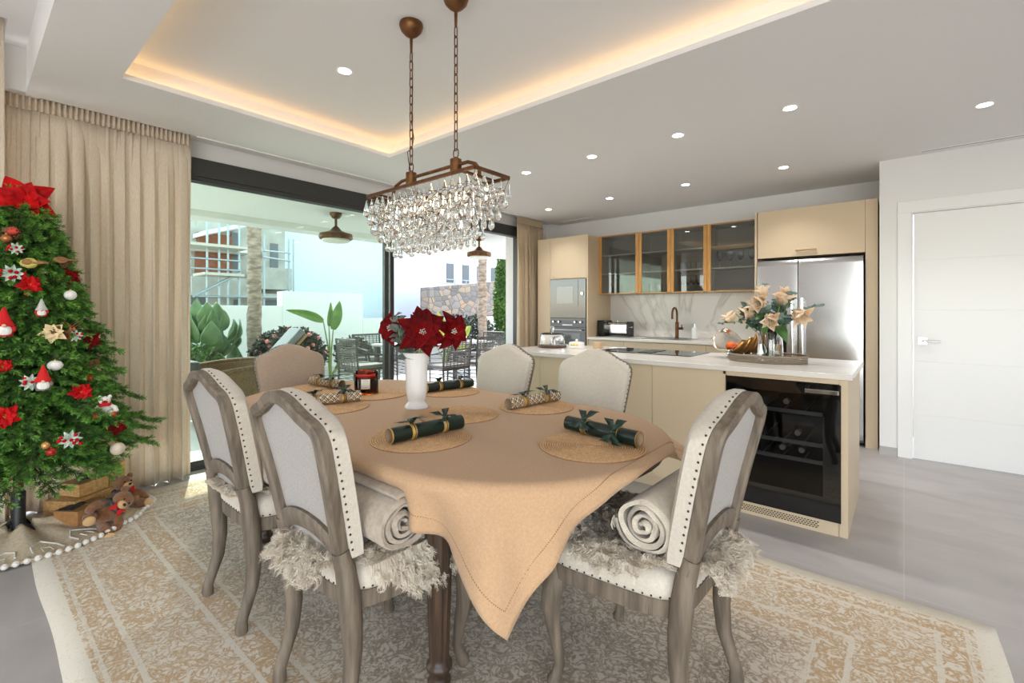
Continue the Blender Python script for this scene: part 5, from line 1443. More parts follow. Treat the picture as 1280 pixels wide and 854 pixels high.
# cream fabric flower
p = on_tree(66,416,.02); o = thing('fabric_flower', 'cream pointed fabric flower in the middle of the tree', 'ornament', p)
mb, e1, e2, a_ = poinsettia_mesh((0,0,0), Vector((-p.x,-p.y,.3)), .062, 77, 2, 5); mb.build('petals', mk('cream felt',(224,204,160),.9), o, smooth=180, solid=.001)
mb = MB(); mb.ball(a_*.01,.008,8,6); mb.build('flower_centre', m_cone, o)
# red velvet bow
p = on_tree(90,408,.03); o = thing('ribbon_bow', 'red and gold ribbon bow left of the mid height poinsettia on the tree', 'ornament', p, face_rot(p))
mb = MB()
for s in (-1,1):
    mb.grid(lambda u,v,s=s: (s*.035*math.sin(PI*v)*(1+.2*math.cos(PI*v)), -.006*math.sin(2*PI*v)+(u-.5)*.02, .012*math.sin(2*PI*v)+.012*s*0+.02*math.sin(PI*v)),3,14)
    mb.grid(lambda u,v,s=s: (s*.02*v+(u-.5)*.016, -.004*math.sin(5*v), -.055*v),3,8)
mb.build('loops', mk('red patterned ribbon',(156,30,28),.6,noise=(70,(206,150,96),2,(1,1,1))), o, smooth=180, solid=.001); MB().ball((0,0,0),.009,8,6).build('knot', m_red, o)
# little figures
def gnome(u, v, s, lab, hat, body, beard, skinc=(226,186,160)):
    p = on_tree(u, v, .045); o = thing('gnome_ornament', lab, 'ornament', p, face_rot(p), 'little figures on the Christmas tree'); o.scale = (s,)*3
    MB().lathe([(0,-.045),(.026,-.043),(.030,-.02),(.026,.005),(0,.014)],20).build('body', mk('body '+lab[:14],body,.9), o, smooth=180)
    MB().lathe([(.031,.0),(.033,.005),(.024,.02),(.014,.05),(.005,.078),(0,.082)],20).build('hat', mk('hat '+lab[:14],hat,.85), o, smooth=60)
    mb = MB(); mb.ball((0,-.014,-.018),.026,14,10,(.95,.7,1.05)); mb.build('beard', mk('beard '+lab[:14],beard,.95,bump=(120,.6,(1,1,1))), o)
    mb = MB(); mb.ball((0,-.034,.003),.0075,10,8); mb.build('nose', mk('nose '+lab[:14],skinc,.6), o)
    mb = MB(); mb.ball((-.028,-.012,-.012),.010,10,8,(.8,.8,1.3)); mb.ball((.028,-.012,-.012),.010,10,8,(.8,.8,1.3)); mb.build('arms', bpy.data.materials['body '+lab[:14]], o)
gnome(54,477,1.0,'red hatted gnome ornament with white beard in the lower middle of the tree',(202,22,22),(120,116,112),(236,232,226))
gnome(52,388,.72,'small silver and red figure ornament hanging in the middle of the tree',(190,190,186),(190,30,26),(230,226,222))
gnome(5,408,1.15,'white bearded figure ornament in a red cap cut by the left edge of the tree',(200,20,24),(196,30,26),(240,238,232))
def bear_mesh(root, m_f, m_m, m_dark, seated=True, scarf=None):
    mb = MB(); mb.ball((0,0,.06),.052,18,12,(1,.9,1.1))
    for s in (-1,1): mb.tube([(s*.035,-.005,.095),(s*.075,-.03,.075),(s*.085,-.06,.05)],[.022,.021,.019],10); mb.ball((s*.085,-.06,.05),.0195,10,8)
    for s in (-1,1): mb.tube([(s*.03,-.01,.03),(s*.055,-.06,.026),(s*.065,-.10,.026)],[.028,.026,.023],10)
    mb.build('body', m_f, root, smooth=180)
    mb = MB(); mb.ball((0,-.008,.148),.044,18,12,(1.05,.95,.95))
    for s in (-1,1): mb.ball((s*.038,0,.184),.017,10,8,(1,.5,1))
    mb.build('head', m_f, root, smooth=180)
    mb = MB(); mb.ball((0,-.046,.138),.022,12,8,(1.1,.8,.85))
    mb.build('muzzle', m_m, root, smooth=180)
    for s in (-1,1): MB().ball((s*.066,-.118,.027),.024,12,8,(1,.35,1)).build('sole', m_m, root, smooth=180)
    mb = MB(); mb.ball((0,-.064,.146),.008,8,6,(1.2,.7,.8)); mb.build('nose', m_dark, root, smooth=180)
    for s in (-1,1): MB().ball((s*.017,-.044,.160),.005,8,6).build('eye', m_dark, root, smooth=180)
    if scarf:
        MB().tube([(.042*math.cos(a),-.006+.040*math.sin(a),.108) for a in [2*PI*k/20 for k in range(20)]],.012,8,closed=True).build('scarf', scarf, root, smooth=180)
        mb = MB()
        for s in (-1,1): mb.loops([[(s*.03*t+ (1-t)*s*.003,-.050-.006*w,.112+zz*(.004+.016*t)) for w,zz in ((0,-1),(1,-1),(1,1),(0,1))] for t in (0,.5,1)])
        mb.build('bow_tie', mk('red felt bow',(190,24,26),.9) if 'red felt bow' not in bpy.data.materials else bpy.data.materials['red felt bow'], root)
m_bearfur = mk('brown plush', (150,98,52), .95, noise=(60,(122,76,38),3,(1,1,1)), bump=(240,.8,(1,1,1)), sheen=.4)
m_bearm = mk('tan plush', (206,168,118), .95, bump=(240,.5,(1,1,1)), sheen=.3)
m_scarf = mk('black plaid scarf', (34,32,32), .9, noise=(80,(96,90,84),1,(1,1,1)))
p = on_tree(131,508,.035); o = thing('bear_ornament', 'small white bear ornament in a red coat on the right edge of the tree', 'ornament', p-Vector((0,0,.05)), face_rot(p)); o.scale = (.55,)*3
bear_mesh(o, mk('white plush',(226,222,214),.95), mk('red coat',(190,24,26),.9), m_black, scarf=mk('red scarf',(190,24,26),.9))
# berry sprigs
m_frost = mk('frosted leaf', (150,170,150), .7, noise=(40,(206,214,206),2,(1,1,1)))
def berries(u, v, lab, s=1.0, seed=0):
    p = on_tree(u, v, .03); o = thing('berry_sprig', lab, 'ornament', p, face_rot(p), 'berry sprigs on the Christmas tree'); o.scale = (s,)*3; R_ = random.Random(seed)
    mb = MB(); st2 = MB()
    for k in range(8):
        q = Vector((R_.uniform(-.045,.045),R_.uniform(-.03,0),R_.uniform(-.025,.025))); mb.ball(q,.0085,10,8); st2.tube([(0,.01,0),q],.0012,4)
    mb.build('berry', m_redb, o, smooth=180); st2.build('stem', m_twig, o)
    mb = MB()
    for k in range(9): a = 2*PI*k/9; leaf(mb,(0,0,0),(math.cos(a),-.3,math.sin(a)),(0,-1,0),.05,.011,.2)
    mb.build('foliage', m_frost, o, smooth=180, solid=.0008)
for k,(u,v,lab,s) in enumerate([(38,478,'frosted red berry sprig left of the gnome on the tree',.9),(88,549,'frosted red berry sprig low on the front of the tree',1.0),(15,342,'red berry sprig left of the upper poinsettia clip',1.0),(20,311,'frosted sprig with few berries near the yellow bird',.7),(94,420,'red berry sprig by the pine cone right of the cream flower',.7)]): berries(u,v,lab,s,k)

# ---- tree skirt with pompoms
m_skirt = mk('cream felt skirt', (226,208,180), .95, noise=(90,(206,186,154),2,(1,1,1)), bump=(300,.3,(1,1,1)))
sk = thing('tree_skirt', 'cream felt tree skirt edged with white pompoms on the floor under the tree', 'tree skirt', (TX,TY,0))
def rim(a):
    keys = [(-3.14,.20),(-2.3,.36),(-1.57,.44),(-1.0,.44),(-.4,.40),(0,.40),(.5,.43),(.9,.45),(1.3,.52),(1.65,.60),(1.95,.60),(2.3,.36),(3.14,.20)]
    while a > PI: a -= 2*PI
    for (a0,r0),(a1,r1) in zip(keys,keys[1:]):
        if a <= a1: return lerp(r0,r1,smooth01((a-a0)/(a1-a0)))
    return .2
def floor_z(x, y):
    return RT if (TX+x > RX0 and TY+y > RY0) else .001
def skp(u, v):
    a = 2*PI*u-PI; r = lerp(.055, rim(a), v); x, y = r*math.cos(a), r*math.sin(a)
    f = .075*(1-v)**1.3 + .016*(1-v)*math.sin(a*5+1)+.010*math.sin(a*9+2*v)*(v*(1-v)*4)
    return (x, y, RT+.004+max(0,f))
MB().grid(skp, 120, 16, closed_u=True).build('felt', m_skirt, sk, smooth=180, solid=.003)
mb = MB(); mb.grid(lambda u,v: (lambda p: (p[0]*(1+.004),p[1]*(1.004),p[2]+.003))(skp(u,.93+.05*v)), 120, 3, closed_u=True); mb.build('border_band', mk('cream braid',(232,214,178),.9), sk, smooth=180, solid=.002)
m_pom = mk('white pompom', (240,236,228), .95, bump=(160,.8,(1,1,1)))
a = -1.3; pp = None; npom = 0
while a < 1.98:
    p = skp((a+PI)/(2*PI), 1.0)
    if pp is None or math.hypot(p[0]-pp[0],p[1]-pp[1]) > .036:
        pp = p; q = Vector((p[0],p[1],0)).normalized()*.012
        if npom == 0: po = o = MB().ball((0,0,0),.0145,10,8).build('pompom', m_pom, sk, smooth=180)
        else: o = po.copy(); COL.objects.link(o); o.parent = sk
        o.location = (p[0]+q.x,p[1]+q.y,RT+.0145); npom += 1
        if npom >= 95: break
    a += .004
# stitched white houses motif on the skirt
mb = MB()
for a0 in (-.75,-.25,.25,.75):
    pts = [(a0-.16,.84),(a0-.16,.70),(a0,.56),(a0+.16,.70),(a0+.16,.84)]
    mb.tube([Vector(skp((a+PI)/(2*PI),v))+Vector((0,0,.004)) for a,v in pts],.004,5)
    mb.tube([Vector(skp((a+PI)/(2*PI),v))+Vector((0,0,.004)) for a,v in [(a0-.05,.84),(a0-.05,.74),(a0+.05,.74),(a0+.05,.84)]],.0025,5)
mb.build('stitched_motif', m_pom, sk)
# ---- gifts
m_kraft2 = mk('gold patterned gift paper', (178,132,78), .45, noise=(70,(208,164,104),1.5,(1,1,1)), coat=.2)
m_kraft3 = mk('plain kraft gift paper', (160,112,66), .6, noise=(40,(172,126,78),2,(1,1,1)))
m_goldp = mk('pale gold gift paper', (214,182,118), .35, .2, noise=(50,(196,160,96),2,(1,1,1)))
def gift(x, y, z, sx, sy, sz, rz, m, lab, tagm=None, bowm=None):
    o = thing('gift_box', lab, 'gift', (x,y,z), rz, 'gifts under the tree')
    MB().box(-sx/2,sx/2,-sy/2,sy/2,0,sz).build('wrapped_box', m, o, bevel=.003)
    mb = MB(); mb.box(-sx/2-.001,sx/2+.001,-.006,.006,-.0,sz+.001); mb.build('string', mk('string '+lab[:10],(196,160,110),.7), o)
    if bowm:
        mb = MB()
        for k in range(8):
            aa = 2*PI*k/8; mb.ball((.022*math.cos(aa),.022*math.sin(aa),sz+.014),.016,8,6,(1,.5,.8),)
        mb.build('bow', bowm, o)
    if tagm: 
        MB().prism([(-sx/2+.01,-sy*.45),(sx*.2,-sy*.45),(sx*.02,sy*.1),(-sx*.3,.03)], sz+.0008, sz+.004).build('plaid_flap', m_scarf, o)
    return o
SZ = RT+.03
gift(-3.865,.475,SZ,.20,.24,.10,.62,m_kraft2,'wide gold patterned gift at the bottom of the stack beside the curtain')
gift(-3.875,.50,SZ+.1025,.15,.17,.075,.50,m_kraft2,'gold patterned gift on top of the wide gift, right under the boughs', None, mk('dark bow',(40,34,34),.6))
gift(-3.69,.47,SZ-.008,.15,.20,.09,.62,m_kraft3,'plain kraft gift with a plaid flap in front of the gift stack', True)
gift(-3.985,.66,RT+.012,.07,.09,.24,.3,m_goldp,'tall pale gold gift standing behind the stack against the curtain')
# ---- teddy bears on the skirt
b = thing('teddy_bear', 'brown teddy bear with red bow lying on its side across the skirt in front', 'teddy bear', (-3.50,.475,RT+.055)); bear_mesh(b, m_bearfur, m_bearm, m_black, scarf=m_scarf); b.rotation_euler = (.25,.95,face_rot(Vector((-3.55,.47,0)))+.3); b.scale = (1.15,)*3
b = thing('teddy_bear', 'brown teddy bear propped upright against the gifts by the curtain', 'teddy bear', (-3.735,.655,RT+.005)); bear_mesh(b, m_bearfur, m_bearm, m_black, scarf=m_scarf); b.rotation_euler = (-.12,.1,face_rot(Vector((-3.72,.63,0)))+.55); b.scale = (1.08,)*3
# ================================================================ outside
m_terr = mk('pale terrace tile', (226,224,220), .6, noise=(3,(216,214,210),4,(1,1,1)))
m_render = mk('white outdoor render', (226,226,222), .9, bump=(40,.05,(1,1,1)))
m_soffit = mk('terrace soffit', (242,243,240), .9)
struct(MB().box(-7.6,-4.42,-6,14,-.10,-.01).build('terrace_floor', m_terr, smooth=0))
struct(MB().box(-60,-7.6,-50,60,-.20,-.10).build('ground', mk('garden gravel', (196,190,178), .95, noise=(8,(172,166,150),4,(1,1,1))), smooth=0))
mb = MB(); mb.box(-7.0,-4.44,-6,14,2.52,2.9); mb.box(-7.08,-6.75,-6,14,2.44,2.9)
struct(mb.build('terrace_ceiling', m_soffit, smooth=0))
struct(box('terrace_column', -4.56,-4.40,5.27,5.6,-.01,2.52, m_render, bevel=.004))
def wallseg(lab, name, x0,x1,y0,y1,z0,z1,m, cap=None):
    o = box(name, x0,x1,y0,y1,z0,z1, m, bevel=.01); tag(o, lab, 'wall'); return o
# garden boundary
wallseg('white garden wall section in front of the unfinished building, lower one','garden_wall',-10.75,-10.5,-3,4.6,-.1,1.36,m_render)
wallseg('taller white garden wall section right of the small palm-like plant','garden_wall',-10.78,-10.5,4.6,6.6,-.1,1.68,m_render)
wallseg('white garden wall section seen through the open door under the stone wall','garden_wall',-10.72,-10.5,6.6,16,-.1,1.05,m_render)
def stone():
    m, nt, out = nodes('rough stone masonry'); L = nt.links
    b = N(nt,'ShaderNodeBsdfPrincipled'); b.inputs['Roughness'].default_value = .9; v = coords(nt,(1,1,1.5))
    vo = N(nt,'ShaderNodeTexVoronoi'); vo.inputs['Scale'].default_value = 3.4; L.new(v, vo.inputs['Vector'])
    r = N(nt,'ShaderNodeValToRGB'); e = r.color_ramp.elements; e[0].color = lin((118,112,108)); e[1].color = lin((178,150,122)); x = e.new(.5); x.color = lin((150,140,132))
    sp = N(nt,'ShaderNodeSeparateColor'); L.new(vo.outputs['Color'], sp.inputs[0]); L.new(sp.outputs[0], r.inputs['Fac'])
    ve = N(nt,'ShaderNodeTexVoronoi'); ve.feature='DISTANCE_TO_EDGE'; ve.inputs['Scale'].default_value = 3.4; L.new(v, ve.inputs['Vector'])
    lt = N(nt,'ShaderNodeMath',operation='LESS_THAN'); lt.inputs[1].default_value=.03; L.new(ve.outputs['Distance'], lt.inputs[0])
    mx = N(nt,'ShaderNodeMix'); mx.data_type='RGBA'; L.new(lt.outputs[0], mx.inputs['Factor']); L.new(r.outputs[0], mx.inputs['A']); mx.inputs['B'].default_value = lin((96,90,84))
    L.new(mx.outputs['Result'], b.inputs['Base Color'])
    bp = N(nt,'ShaderNodeBump'); bp.inputs['Strength'].default_value=.8; bp.inputs['Distance'].default_value=.05; L.new(ve.outputs['Distance'], bp.inputs['Height']); L.new(bp.outputs[0], b.inputs['Normal'])
    L.new(b.outputs[0], out.inputs['Surface']); return m
p0, p1 = at_x(537,348,-12.5), at_x(640,340,-12.5)
mb = MB(); ya, yb2 = p0.y, 17.0
mb.add([(-12.5,ya,-.1),(-12.5,yb2,-.1),(-13.0,yb2,-.1),(-13.0,ya,-.1),(-12.5,ya,2.05),(-12.5,yb2,2.75),(-13.0,yb2,2.75),(-13.0,ya,2.05)],[(0,1,2,3),(4,7,6,5),(0,4,5,1),(1,5,6,2),(2,6,7,3),(3,7,4,0)])
tag(mb.build('stone_wall', stone(), smooth=0), 'rough brown stone wall rising behind the white garden wall', 'wall')
# neighbour's blank white wall
wa, wb = at_x(352,330,-14.6), at_x(536,330,-14.6)
nb = thing('neighbour_house', 'tall blank white house wall behind the garden, left of the stone wall', 'building', (-14.6,(wa.y+wb.y)/2,-.1)); hw2 = (wb.y-wa.y)/2
MB().box(-2.4,0,-hw2,hw2,0,4.6).build('wall', mk('white render blue shade',(206,216,226),.9), nb, smooth=0)  # white wall; its bluish shade is put into the colour
MB().box(-2.45,.05,-hw2-.05,hw2+.05,4.6,4.75).build('parapet', m_render, nb, smooth=0)
# unfinished building with scaffolding
BXX = -13.2
ba, bb = at_x(214,300,BXX), at_x(368,300,BXX)
bd = thing('unfinished_building', 'unfinished concrete and brick house behind the garden wall on the left', 'building', (BXX,(ba.y+bb.y)/2,-.1)); W2 = (bb.y-ba.y)/2
m_conc = mk('raw concrete', (178,176,168), .9, noise=(3,(158,156,148),5,(1,1,1))); m_brick = mk('bare brick', (150,92,66), .9, noise=(12,(126,72,50),3,(1,1,1)))
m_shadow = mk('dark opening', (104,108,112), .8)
def zat(v): return at_x(300,v,BXX).z+.1
L1, L0 = zat(366), zat(350)
S = W2*2/154.0           # metres per photo pixel across this front
def Y(u): return (u-214)*S-W2
Zp = lambda v: at_x(280,v,BXX).z+.1
MB().box(-3,-.6,-W2,W2,0,Zp(258)).build('core', m_conc, bd, smooth=0)
for n_, a, b, c, d_ in [('slab',214,368,352,340),('slab',240,368,390,384)]: pass
MB().box(-.6,.0,Y(236),Y(308),Zp(366),Zp(347)).build('balcony_parapet', m_conc, bd, smooth=0)
MB().box(-.6,.1,Y(318),Y(362),Zp(360),Zp(331)).build('balcony_parapet', m_conc, bd, smooth=0)
MB().box(-.6,.1,Y(234),Y(366),Zp(370),Zp(366)).build('floor_slab', m_conc, bd, smooth=0)
MB().box(-.6,-.5,Y(248),Y(292),Zp(347),Zp(313)).build('brick_infill', m_brick, bd, smooth=0)
MB().box(-.6,-.5,Y(250),Y(292),Zp(306),Zp(290)).build('brick_infill', m_brick, bd, smooth=0)
MB().box(-.6,.0,Y(232),Y(310),Zp(314),Zp(308)).build('floor_slab', m_render, bd, smooth=0)
mb = MB(); mb.add([(-.6,Y(246),Zp(298)),(-.6,Y(296),Zp(282)),(-.6,Y(296),Zp(277)),(-.6,Y(246),Zp(293)),(.3,Y(246),Zp(298)),(.3,Y(296),Zp(282)),(.3,Y(296),Zp(277)),(.3,Y(246),Zp(293))],[(0,1,2,3),(7,6,5,4),(0,4,5,1),(1,5,6,2),(2,6,7,3),(3,7,4,0)]); mb.build('sloping_roof', m_render, bd, smooth=0)
for a,b,c,d_ in [(292,302,334,285),(346,357,330,294),(296,302,384,374),(338,356,384,374),(240,262,384,372)]: MB().box(-.6,-.56,Y(a),Y(b),Zp(c),Zp(d_)).build('opening', m_shadow, bd, smooth=0)  # flat dark slabs: the shade inside the gaps given as colour
m_pole = mk('scaffold tube', (150,160,166), .4, .5)
sc_ = thing('scaffolding', 'steel scaffolding standing in front of the unfinished building', 'scaffolding', (BXX+.9,(ba.y+bb.y)/2,-.1)); k_ = (abs(BXX)-.9)/abs(BXX)
def Ys(u): return at_x(u,320,BXX+.9).y-(ba.y+bb.y)/2
Zs = lambda v: at_x(290,v,BXX+.9).z+.1
for u in (226,237,259,274,285,299,330,361,367): MB().tube([(0,Ys(u),0),(0,Ys(u),Zs(262 if u < 310 else 290))],.024,6).build('pole', m_pole, sc_)
for v, a, b in ((310,230,362),(318,325,362),(338,232,300),(326,232,300),(371,240,362)):
    MB().tube([(.05,Ys(a),Zs(v)),(.05,Ys(b),Zs(v+ (3 if v == 318 else 0)))],.022,6).build('rail', m_pole, sc_)
for v, a, b in ((312,230,305),(346,250,300)):
    MB().box(-.5,.3,Ys(a),Ys(b),Zs(v),Zs(v)+.06).build('plank', mk('scaffold plank',(186,180,168),.9) if v == 312 else bpy.data.materials['scaffold plank'], sc_)
MB().tube([(.06,Ys(240),Zs(372)),(.06,Ys(300),Zs(340))],.03,6).build('brace', m_pole, sc_)
# white house behind the stone wall
ha, hb = at_x(546,330,-20), at_x(650,330,-20)
hs = thing('white_house', 'white modern house with balcony rails far behind the stone wall', 'building', (-20,(ha.y+hb.y)/2,-.1)); H2 = (hb.y-ha.y)/2
MB().box(-5,0,-H2,H2,0,5.2).build('wall', m_render, hs, smooth=0)
for k in range(4):
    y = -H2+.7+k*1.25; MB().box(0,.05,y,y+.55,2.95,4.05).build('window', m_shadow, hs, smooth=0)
mb = MB(); [mb.tube([(.5,-H2,z),(.5,H2,z)],.03,5) for z in (2.6,2.85,3.1)]; [mb.tube([(.5,-H2+k*.9,2.3),(.5,-H2+k*.9,3.12)],.03,5) for k in range(7)]; mb.build('railing', m_pole, hs)
MB().box(0,.6,-H2,H2,2.2,2.32).build('balcony_slab', m_render, hs, smooth=0)

# ---- plants
m_trunk = mk('palm trunk', (176,156,136), .95, noise=(7,(122,104,90),4,(1,1,3)), bump=(9,1.0,(1,1,3)))
m_frond = mk('palm frond', (120,130,60), .7, noise=(5,(170,168,80),2,(1,1,1)))
def palm(x, y, h, r, label, droop_ang):
    t = thing('palm_tree', label, 'palm tree', (x,y,-.1)); R_ = random.Random(int(x*10))
    mb = MB(); prof = []
    for k in range(44):
        z = h*k/43; prof.append((r*(1.12-.12*k/43)*(1.0+(.07 if k % 2 else -.04)), z))
    mb.lathe([(0,0)]+prof+[(0,h)], 18, fn=lambda a,z: 1+.07*math.sin(a*3+z*7)+.05*math.sin(a*7-z*13))
    for k in range(26):      # old leaf bases
        z = h*(.5+.5*R_.random()); a = R_.uniform(0,6.28); rr2 = r*1.02
        mb.tube([(rr2*math.cos(a),rr2*math.sin(a),z),(1.25*rr2*math.cos(a),1.25*rr2*math.sin(a),z+.12),(1.45*rr2*math.cos(a),1.45*rr2*math.sin(a),z+.25)],[.05,.035,.01],5)
    mb.build('trunk', m_trunk, t, smooth=50)
    fr = MB()
    for k in range(24):
        a = 2*PI*k/22+R_.uniform(-.15,.15); Lf = R_.uniform(1.8,2.5); up = R_.uniform(.1,1.1); dr = 1.9
        if k >= 22: a, Lf, up, dr = (droop_ang, 3.6, .2, 3.5) if k == 22 else (-droop_ang, 1.3, .2, 3.4)   # two old fronds hang low
        pts = []
        for j in range(11):
            s = j/10; pts.append(Vector((Lf*s*math.cos(a)*(1-.25*s), Lf*s*math.sin(a)*(1-.25*s), h+up*math.sin(s*2.2)*1.0-dr*s*s)))
        fr.tube(pts,[.022-.0018*j for j in range(11)],4)
        side = Vector((-math.sin(a),math.cos(a),0))
        for j in range(1,44):
            s = j/44*10; i = min(9,int(s)); q = pts[i].lerp(pts[i+1], s-i); ll = .5*math.sin(PI*min(1,.12+s/11))
            for sg in (-1,1):
                d = (side*sg*.75+(pts[i+1]-pts[i]).normalized()*.6+Vector((0,0,-.45))).normalized(); w = Vector((0,0,.014))
                b0 = len(fr.v); e = q+d*ll
                fr.add([q-w,q+w,q+d*ll*.5+w+Vector((0,0,.01)),e,q+d*ll*.5-w],[(0,1,2,3,4)])
    fr.build('fronds', m_frond, t, smooth=0, fix=False)
    return t
q = at_x(318,388,-9.6); palm(-9.6,q.y,6.1,.112,'palm tree with a thick trunk before the unfinished building',1.57)
q = at_x(603,388,-8.6); palm(-8.6,q.y,5.6,.105,'pale trunked palm tree seen through the open glass door',1.2)
# prickly pear like paddle plant
m_pad = mk('blue green paddle leaf', (92,124,84), .6, noise=(5,(120,150,98),3,(1,1,1)))
q = at_x(258,388,-9.0)
t = thing('paddle_plant', 'large paddle leaved cactus plant beside the left curtain outside', 'plant', (-9.0,q.y,-.1)); R_ = random.Random(5)
for k in range(46):
    z = R_.uniform(.25,1.30); a = R_.uniform(0,6.28); rr2 = R_.uniform(.12,.50)*(1.25-z*.45)
    mb = MB(); petal(mb, (0,0,-.2), (math.cos(a)*.45,math.sin(a)*.45,1), (math.cos(a),math.sin(a),-.3), R_.uniform(.36,.52), R_.uniform(.13,.17), .25, .10, 9); mb.build('paddle', m_pad, t, loc=(rr2*math.cos(a),rr2*math.sin(a),z), smooth=180, solid=.015)
MB().tube([(0,0,0),(.05,0,.5),(0,.05,.9)],[.12,.1,.08],10).build('stem', mk('cactus stem',(130,126,96),.9), t)
def bigleaf_plant(name, label, x, y, leaves, m, cat='plant'):
    t = thing(name, label, cat, (x,y,-.1))
    for (dx,dy,dz,L,W,ang,lean) in leaves:
        mb = MB(); tip = Vector((dx,dy,dz)); mb.tube([(dx*.05,dy*.05,0),(dx*.3,dy*.3,dz*.55),tip],[.022,.016,.010],6); mb.build('stalk', mk('stalk green',(128,142,84),.6) if 'stalk green' not in bpy.data.materials else bpy.data.materials['stalk green'], t)
        mb = MB(); d = Vector((math.cos(ang)*lean,math.sin(ang)*lean,1-abs(lean)*.6)); petal(mb, tip, d, Vector((.8,-.3,.2)), L, W, .35, .12, 12); mb.build('leaf', m, t, smooth=180, solid=.006)
    return t
m_banana = mk('banana leaf', (96,140,62), .5, noise=(6,(132,164,76),3,(1,1,1)), translucent=.25); m_banana2 = mk('yellow green leaf', (142,168,62), .5, noise=(6,(192,194,84),3,(1,1,1)), translucent=.25)
q = at_x(413,388,-8.6)
bigleaf_plant('bird_of_paradise_plant', 'bird of paradise plant with two tall leaves outside the glass', -8.6, q.y, [(0,.06,.98,.66,.10,1.4,.22),(-.05,-.12,1.15,.72,.085,-1.75,1.0),(.0,-.03,1.05,.5,.05,.2,.15),(.0,.1,.2,.3,.03,1.2,.5),(.0,.15,.2,.3,.03,1.9,.6)], m_banana)
q = at_x(556,388,-7.9)
bigleaf_plant('banana_plant', 'broad yellow green leaved plant behind the red poinsettias outside', -7.9, q.y, [(.05,-.15,.72,.75,.12,-1.2,.45),(0,.05,.66,.75,.12,1.5,.25),(0,.2,.60,.8,.12,1.3,.75),(0,-.25,.58,.62,.11,-1.7,.7),(0,-.05,.70,.68,.12,-1.4,.12),(.05,.3,.5,.62,.1,1.2,1.0)], m_banana2)
def bush(name, label, x, y, rx, ry, h, n, m, fl=None, seed=1, z0=-.1, ls=.05, cat='bush'):
    t = thing(name, label, cat, (x,y,z0)); R_ = random.Random(seed); lm = MB(); fm = MB(); sm = MB()
    for k in range(9):
        a = R_.uniform(0,6.28); sm.tube([(0,0,0),(rx*.4*math.cos(a),ry*.4*math.sin(a),h*.55),(rx*.8*math.cos(a),ry*.8*math.sin(a),h*.9)],[.02,.012,.005],5)
    for k in range(n):
        a = R_.uniform(0,6.28); cz_ = R_.uniform(-1,1); r = R_.uniform(.5,1.05)**.5; cr = math.sqrt(1-cz_*cz_)
        p = Vector((rx*r*cr*math.cos(a), ry*r*cr*math.sin(a), h*.52+h*.48*r*cz_))
        d = Vector((R_.gauss(0,1),R_.gauss(0,1),R_.gauss(.2,.7))).normalized(); s = d.orthogonal().normalized(); L = ls*R_.uniform(.7,1.4); up = d.cross(s)
        L *= 1.35; lm.add([p, p+d*L*.5+s*L*.3+up*L*.06, p+d*L, p+d*L*.5-s*L*.3+up*L*.06],[(0,1,2,3)])
        if fl and r > .85 and R_.random() < fl[0]:
            fm.ball(p+d*.03,.035,6,4)
    lm.build('leaves', m, t, smooth=0, fix=False); sm.build('stems', m_twig, t)
    if fl: fm.build('blossom', fl[1], t)
    return t
m_dkleaf = mk('dark shrub leaf', (54,66,52), .6, noise=(6,(80,84,70),2,(1,1,1))); m_pinkfl = mk('pink blossom', (232,140,130), .7); m_hedge = mk('hedge leaf', (70,104,46), .6, noise=(4,(104,138,62),2,(1,1,1)))
q = at_x(362,388,-8.2); bush('bougainvillea', 'dark shrub with a few pink flowers behind the sun lounger', -8.2, q.y, .5, .62, 1.05, 5200, m_dkleaf, (.03,m_pinkfl), 2)
q = at_x(442,388,-9.4); bush('shrub', 'dark low shrub right of the bird of paradise plant', -9.4, q.y, .35, .42, .75, 2600, m_dkleaf, None, 3)
q = at_x(590,388,-9.2); bush('shrub', 'dark green climbing shrub beside the pale palm trunk', -9.2, q.y, .5, .8, 1.2, 4800, m_dkleaf, None, 4)
q = at_x(570,388,-9.7); bush('shrub', 'thin dotted shrub left of the pale palm trunk against the white wall', -9.7, q.y, .35, .5, 1.25, 420, m_dkleaf, None, 6, ls=.075)
q = at_x(629,388,-9.0); bush('cypress_hedge', 'tall narrow green hedge column beside the white pillar', -9.0, q.y, .3, .16, 3.0, 5200, m_hedge, None, 5, ls=.07)
q = at_x(232,388,-8.0); bush('shrub', 'bright green shrub low behind the left curtain', -8.0, q.y+.05, .4, .45, .85, 1500, m_hedge, None, 8)

# ---- terrace ceiling fans with retracted blades
def fan(x, y, label):
    t = thing('ceiling_fan', label, 'fan', (x,y,2.52), 0, 'terrace ceiling fans')
    MB().lathe([(0,0),(.075,0),(.075,-.03),(.045,-.07),(.016,-.08),(.016,-.17),(.04,-.19),(.075,-.235),(.16,-.265),(.20,-.275),(.205,-.30),(.205,-.335),(.195,-.345),(0,-.345)],40).build('motor_housing', m_bronze, t, smooth=50)
    MB().lathe([(0,-.345),(.17,-.345),(.17,-.365),(.15,-.378),(0,-.382)],36).build('light_disc', mk('opal diffuser',(240,238,230),.5) if 'opal diffuser' not in bpy.data.materials else bpy.data.materials['opal diffuser'], t)
    for k in range(4):
        a = PI/2*k; MB().box(.09,.215,-.05,.05,-.325,-.315,Matrix.Rotation(a,4,'Z')).build('folded_blade', m_bronze, t)
fan(-5.62,3.14,'bronze ceiling fan lamp seen through the tinted glass')
fan(-5.55,5.72,'bronze ceiling fan lamp seen through the open door below the chandelier')

